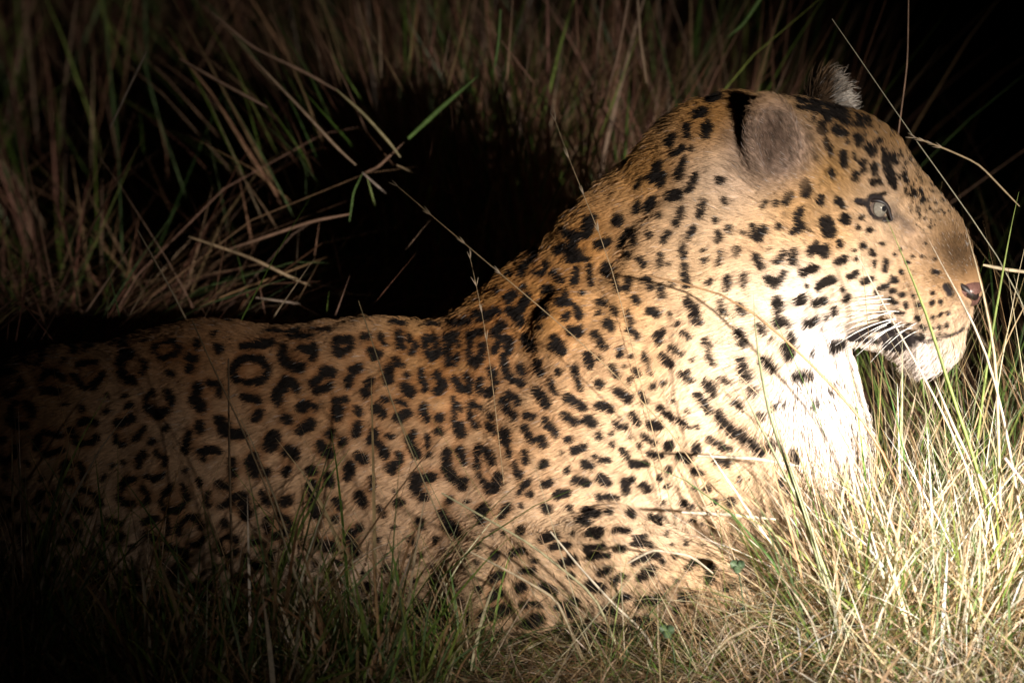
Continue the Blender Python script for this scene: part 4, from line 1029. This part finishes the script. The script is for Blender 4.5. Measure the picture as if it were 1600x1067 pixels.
def hero(name, pts, Y, w, col, label, cat, kind='tube', seed=False, root=True, group=None):
    Y = Y if isinstance(Y, (tuple, list)) else (Y, Y)
    ys = np.linspace(Y[0], Y[1], len(pts))
    P = np.array([at(x, y, yy) for (x, y), yy in zip(pts, ys)])
    if root: P = ground_end(P)
    P = resample(P, 14)
    n = len(P); W = w * M
    if kind == 'tube':
        V, F = tube(P, W * 0.5 * np.linspace(0.55, 1.0, n) if root else W * 0.5 * np.interp(np.linspace(0, 1, n), [0, .2, .8, 1], [.6, 1, 1, .5]), 6)
    else:
        d = np.gradient(P, axis=0); d /= np.linalg.norm(d, axis=1, keepdims=True)
        s = np.cross(d, [0.25, 0.93, 0.2]); s /= np.linalg.norm(s, axis=1, keepdims=True)
        u = np.cross(s, d)
        pr = (np.interp(np.linspace(0, 1, n), [0, .25, .7, 1], [.06, .8, 1, .7]) * W * 0.5)[:, None]
        V = np.stack([P - s * pr, P + u * pr * 0.35, P + s * pr, P + u * pr * 0.25 ], 1).reshape(-1, 3)
        I = np.arange(n * 4).reshape(n, 4)
        F = np.concatenate([np.stack([I[:-1, k], I[:-1, (k + 1) % 4], I[1:, (k + 1) % 4], I[1:, k]], -1) for k in range(4)]).reshape(-1, 4)
    C = np.array(col)[None, :] * (0.85 + 0.3 * hash_noise(V, 60.0, 5))[:, None]
    o = link(name, mesh_np(name, V, F, color=C), None, m_grass)
    tag(o, label, cat, group or "single stalks and blades of grass")
    if seed:
        parts = []
        for k in range(11):
            i = int(k * n * 0.30 / 11); p = P[i]
            ax = P[max(i - 1, 0)] - P[i + 1]; ax /= np.linalg.norm(ax)
            sd = np.cross(ax, [0, 1, 0.2]) * (1 if k % 2 else -1) + RNG.normal(0, .3, 3)
            e = ax * 0.95 + sd * 0.20; e /= np.linalg.norm(e)
            L = RNG.uniform(0.008, 0.015)
            v, f = tube([p, p + e * L * 0.35, p + e * L * 0.7, p + e * L], [0.0002, 0.0007, 0.0005, 0.0001], 5)
            parts.append((v, f, np.tile(np.array([.52, .40, .28]), (len(v), 1))))
        V, F, C = merge(parts)
        sh = link("seed_head", mesh_np("seed_head", V, F, color=C), o, m_grass)
        sh["kind"] = "stuff"
    return o

S1, S2, S3 = (.60, .48, .31), (.50, .36, .20), (.68, .58, .44)
OR, GR, YG, RB = (.46, .26, .12), (.14, .24, .06), (.30, .38, .10), (.34, .20, .13)
LIST = [
 ("grass_stalk", [(622, 292), (680, 342), (914, 539), (1011, 634), (1090, 720)], (-0.16, -0.26), 2.3, S2, "long straight straw stalk slanting across the leopard's shoulder", "grass stalk", 'tube', True),
 ("grass_stalk", [(1010, 430), (1142, 459), (1181, 491), (1245, 545), (1301, 603), (1370, 680)], (-0.20, -0.22), 5.5, OR, "orange-brown stalk slanting across the leopard's throat", "grass stalk", 'tube', False),
 ("grass_stalk", [(1177, 455), (1180, 530), (1202, 654), (1224, 712), (1257, 800)], (-0.34, -0.36), 5.5, (.36, .40, .20), "tallest pale green blade rising in front of the white chest", "grass blade", 'blade', False),
 ("grass_stalk", [(1150, 590), (1180, 650), (1215, 720), (1258, 805)], (-0.33, -0.36), 5, (.40, .42, .22), "pale green blade left of the tallest one before the chest", "grass blade", 'blade', False),
 ("grass_stalk", [(1196, 600), (1212, 660), (1235, 730), (1264, 810)], (-0.35, -0.37), 4, (.44, .42, .24), "yellowish blade right of the tallest one before the chest", "grass blade", 'blade', False),
 ("grass_stalk", [(1385, 340), (1419, 420), (1445, 482), (1464, 542), (1484, 607), (1530, 740)], -0.28, 6, YG, "bright green blade crossing the leopard's mouth and chin", "grass blade", 'blade', False),
 ("grass_stalk", [(1340, 400), (1368, 452), (1400, 512), (1436, 574), (1460, 619), (1500, 700)], -0.28, 4, S3, "pale straw stalk crossing the chin left of the green blade", "grass stalk", 'tube', False),
 ("grass_stalk", [(1450, 372), (1482, 434), (1511, 484), (1545, 560), (1570, 660)], -0.28, 5, S3, "pale dry blade lying over the side of the nose", "grass blade", 'blade', False),
 ("grass_stalk", [(1510, 360), (1526, 414), (1537, 459), (1556, 560), (1560, 680)], -0.28, 6, S1, "dry blade standing just before the tip of the nose", "grass blade", 'blade', False),
 ("grass_stalk", [(1536, 414), (1570, 421), (1625, 428)], 0.02, 6, S1, "short horizontal straw level with the nose at right edge", "grass stalk", 'tube', False),
 ("grass_stalk", [(1592, 300), (1578, 360), (1561, 459), (1546, 542), (1530, 660)], -0.05, 5, YG, "tall yellow-green blade right of the nose, leaning right", "grass blade", 'blade', False),
 ("grass_stalk", [(1600, 480), (1578, 520), (1545, 600), (1515, 690)], 0.0, 4, S2, "thin straw stalk leaning right below the nose", "grass stalk", 'tube', False),
 ("grass_stalk", [(1462, 596), (1494, 678), (1545, 770), (1604, 880)], (-0.25, -0.30), 7, S3, "thick whitish stalk slanting down to the right edge below the chin", "grass stalk", 'tube', False),
 ("grass_stalk", [(1570, 715), (1600, 755), (1640, 800)], -0.32, 9, (.55, .43, .38), "stout blurred pinkish straw end at the right edge", "grass stalk", 'tube', False),
 ("grass_stalk", [(748, 118), (690, 168), (632, 222)], 0.62, 9, GR, "broad green blade lit against the black shadow behind the neck", "grass blade", 'blade', False),
 ("grass_stalk", [(632, 222), (590, 262), (566, 272)], 0.62, 5, RB, "brown lower end of a blade at the star-shaped tuft", "grass blade", 'blade', False),
 ("grass_stalk", [(172, 200), (200, 140), (232, 75)], 0.60, 4, (.46, .36, .28), "upright pale stalk at the upper left", "grass stalk", 'tube', False),
 ("grass_stalk", [(280, 92), (350, 132), (425, 172)], 0.66, 7, RB, "short thick dry stalk at the upper left, sloping down right", "grass stalk", 'tube', False),
 ("grass_stalk", [(330, 20), (395, 75), (480, 115), (540, 150)], 0.80, 6, RB, "long dry stalk near the top edge, sloping down right", "grass stalk", 'tube', False),
 ("grass_stalk", [(395, 92), (470, 170), (530, 235), (565, 266)], 0.64, 6, (.40, .26, .16), "dry stalk running into the star-shaped tuft from upper left", "grass stalk", 'tube', False),
 ("grass_stalk", [(525, 140), (570, 180), (610, 225), (630, 252)], 0.60, 6, (.42, .34, .16), "yellowish dry stalk right above the star-shaped tuft", "grass stalk", 'tube', False),
 ("grass_stalk", [(566, 270), (600, 300), (642, 334)], 0.60, 4, (.40, .30, .24), "pale stalk pointing down right from the star-shaped tuft", "grass stalk", 'tube', False),
 ("grass_stalk", [(572, 272), (582, 310), (597, 360)], 0.60, 5, YG, "yellow-green blade hanging down from the star-shaped tuft", "grass blade", 'blade', False),
 ("grass_stalk", [(568, 268), (552, 300), (545, 350)], 0.60, 4, GR, "dark green blade hanging left of the star-shaped tuft", "grass blade", 'blade', False),
 ("grass_stalk", [(620, 258), (670, 282), (722, 314)], 0.60, 4, (.42, .29, .16), "dry stalk tip poking right into the black shadow", "grass stalk", 'tube', False),
 ("grass_stalk", [(350, 392), (430, 365), (490, 345), (556, 333)], 0.58, 6, RB, "almost level dry stalk left of the black shadow, pointing right and up", "grass stalk", 'tube', False),
 ("grass_stalk", [(295, 370), (390, 402), (460, 436), (514, 458)], 0.56, 6, (.44, .30, .17), "level dry stalk just above the leopard's back, sloping right", "grass stalk", 'tube', False),
 ("grass_stalk", [(400, 465), (470, 475), (528, 494)], 0.52, 4, (.46, .34, .26), "thin straw lying low above the leopard's back", "grass stalk", 'tube', False),
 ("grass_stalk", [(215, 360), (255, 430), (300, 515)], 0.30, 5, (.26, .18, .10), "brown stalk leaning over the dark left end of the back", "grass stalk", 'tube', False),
 ("grass_stalk", [(1420, -30), (1418, 100), (1403, 212), (1390, 330)], 0.14, 3, RB, "single upright reddish stalk behind the forehead", "grass stalk", 'tube', False),
 ("grass_stalk", [(1300, 30), (1349, 100), (1420, 205), (1490, 300), (1580, 430)], 0.10, 2.6, (.40, .36, .24), "long thin stalk slanting down past the forehead to the right", "grass stalk", 'tube', False),
 ("grass_stalk", [(1432, 216), (1480, 234), (1529, 256), (1600, 330)], 0.08, 3.4, S2, "pale stalk with its tip at the brow, arching right", "grass stalk", 'tube', True),
 ("grass_stalk", [(868, 190), (885, 240), (905, 290), (930, 345), (960, 430)], -0.14, 1.6, S2, "fine stalk with a loose seed head standing above the nape", "grass stalk", 'tube', True),
 ("grass_stalk", [(735, 405), (745, 450), (752, 480), (765, 560)], -0.13, 1.3, S2, "tiny seed stalk rising at the withers", "grass stalk", 'tube', True),
 ("grass_stalk", [(1135, 60), (1160, 40), (1200, -20)], 0.80, 8, GR, "green blade at the top edge above the near ear", "grass blade", 'blade', False),
 ("grass_stalk", [(940, 170), (965, 90), (985, -20)], 0.85, 6, RB, "upright brown stalk at the top edge above the nape", "grass stalk", 'tube', False),
 ("grass_stalk", [(1010, 130), (1000, 60), (995, -20)], 0.85, 6, (.40, .26, .16), "pale brown upright stalk between nape and top edge", "grass stalk", 'tube', False),
 ("grass_stalk", [(770, 120), (778, 70), (782, 10)], 0.80, 6, GR, "bluish green upright blade at the top edge, middle", "grass blade", 'blade', False),
 ("grass_stalk", [(560, 470), (620, 650), (690, 820), (740, 905)], (-0.24, -0.30), 2.6, (.36, .28, .14), "thin bent stalk crossing the flank behind the foreleg", "grass stalk", 'tube', False),
 ("grass_stalk", [(690, 770), (760, 810), (830, 850), (930, 930)], -0.30, 5, (.44, .40, .22), "blurred straw stalk in front of the elbow", "grass stalk", 'tube', False),
 ("grass_stalk", [(735, 862), (800, 895), (870, 935)], -0.32, 6, S1, "short bright straw lying before the elbow", "grass stalk", 'tube', False),
 ("grass_stalk", [(860, 830), (905, 885), (960, 945), (1010, 990)], -0.30, 5, S3, "bright bent straw crossing the forearm", "grass stalk", 'tube', False),
 ("grass_stalk", [(980, 880), (1020, 858), (1080, 868), (1120, 900)], -0.33, 4, S3, "arched white straw over the middle of the forearm", "grass stalk", 'tube', False),
 ("grass_stalk", [(1065, 800), (1130, 803), (1220, 812)], -0.24, 6, S3, "level whitish straw before the breast", "grass stalk", 'tube', False),
 ("grass_stalk", [(1090, 712), (1180, 716), (1260, 730)], -0.22, 5, S3, "level pale straw touching the breast above the sward", "grass stalk", 'tube', False),
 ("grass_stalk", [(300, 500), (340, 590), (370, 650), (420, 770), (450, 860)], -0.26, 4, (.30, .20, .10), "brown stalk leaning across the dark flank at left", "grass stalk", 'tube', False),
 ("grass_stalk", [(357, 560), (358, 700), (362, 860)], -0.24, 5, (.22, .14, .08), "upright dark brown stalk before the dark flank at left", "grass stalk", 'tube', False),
]
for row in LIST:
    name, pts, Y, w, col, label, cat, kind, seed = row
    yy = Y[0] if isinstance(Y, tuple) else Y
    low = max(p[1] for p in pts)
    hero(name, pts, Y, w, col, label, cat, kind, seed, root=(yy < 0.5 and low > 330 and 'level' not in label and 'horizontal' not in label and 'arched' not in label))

# ------------------------------------------------------------------ small clover plants among the straw
m_leaf, nt, out = nodemat("clover_leaf")
b = nt.nodes.new('ShaderNodeBsdfPrincipled'); ns = nt.nodes.new('ShaderNodeTexNoise'); ns.inputs['Scale'].default_value = 150.0
rp = nt.nodes.new('ShaderNodeValToRGB'); rp.color_ramp.elements[0].color = (.035, .06, .028, 1); rp.color_ramp.elements[1].color = (.085, .13, .06, 1)
gp = nt.nodes.new('ShaderNodeNewGeometry'); nt.links.new(gp.outputs['Position'], ns.inputs['Vector'])
nt.links.new(ns.outputs[0], rp.inputs[0]); nt.links.new(rp.outputs[0], b.inputs['Base Color']); b.inputs['Roughness'].default_value = 0.6
nt.links.new(b.outputs[0], out.inputs[0])
for (x, y, Y, label) in ((1152, 884, -0.30, "small grey-green clover plant in the straw before the paw"), (1042, 985, -0.40, "small dark clover plant at the bottom edge below the forearm")):
    top = at(x, y, Y); root = np.array([top[0] + 0.01, top[1] + 0.01, 0.0])
    e = bpy.data.objects.new("clover_plant", None); e.location = root.tolist(); COL.objects.link(e)
    tag(e, label, "clover", "clover plants")
    V, F = tube(bez(root, (root + top) / 2 + [0.006, 0, 0.01], top, 8), np.full(8, 0.0008), 6)
    link("stem", mesh_np("stem", V - root, F), e, m_leaf)
    for k in range(3):
        a0 = k * 2.094 + 0.5
        ax = np.array([math.cos(a0), 0.35 * math.sin(a0) - 0.3, 0.8 * math.sin(a0)]); ax /= np.linalg.norm(ax)
        sd = np.cross(ax, [0.1, -0.9, 0.35]); sd /= np.linalg.norm(sd); up = np.cross(sd, ax)
        rows = []
        for t in np.linspace(0, 1, 7):
            w = 0.0055 * math.sin(math.pi * (0.08 + 0.86 * t) ** 0.8) * (0.75 if t > 0.95 else 1)
            c0 = top + ax * 0.0105 * (t - (0.12 if t > 0.95 else 0))
            rows.append(np.array([c0 - sd * w + up * w * 0.3, c0, c0 + sd * w + up * w * 0.3, c0 - up * 0.0006]))
        V, F = loft(rows)
        link("leaf", mesh_np("leaf", V - root, F), e, m_leaf)
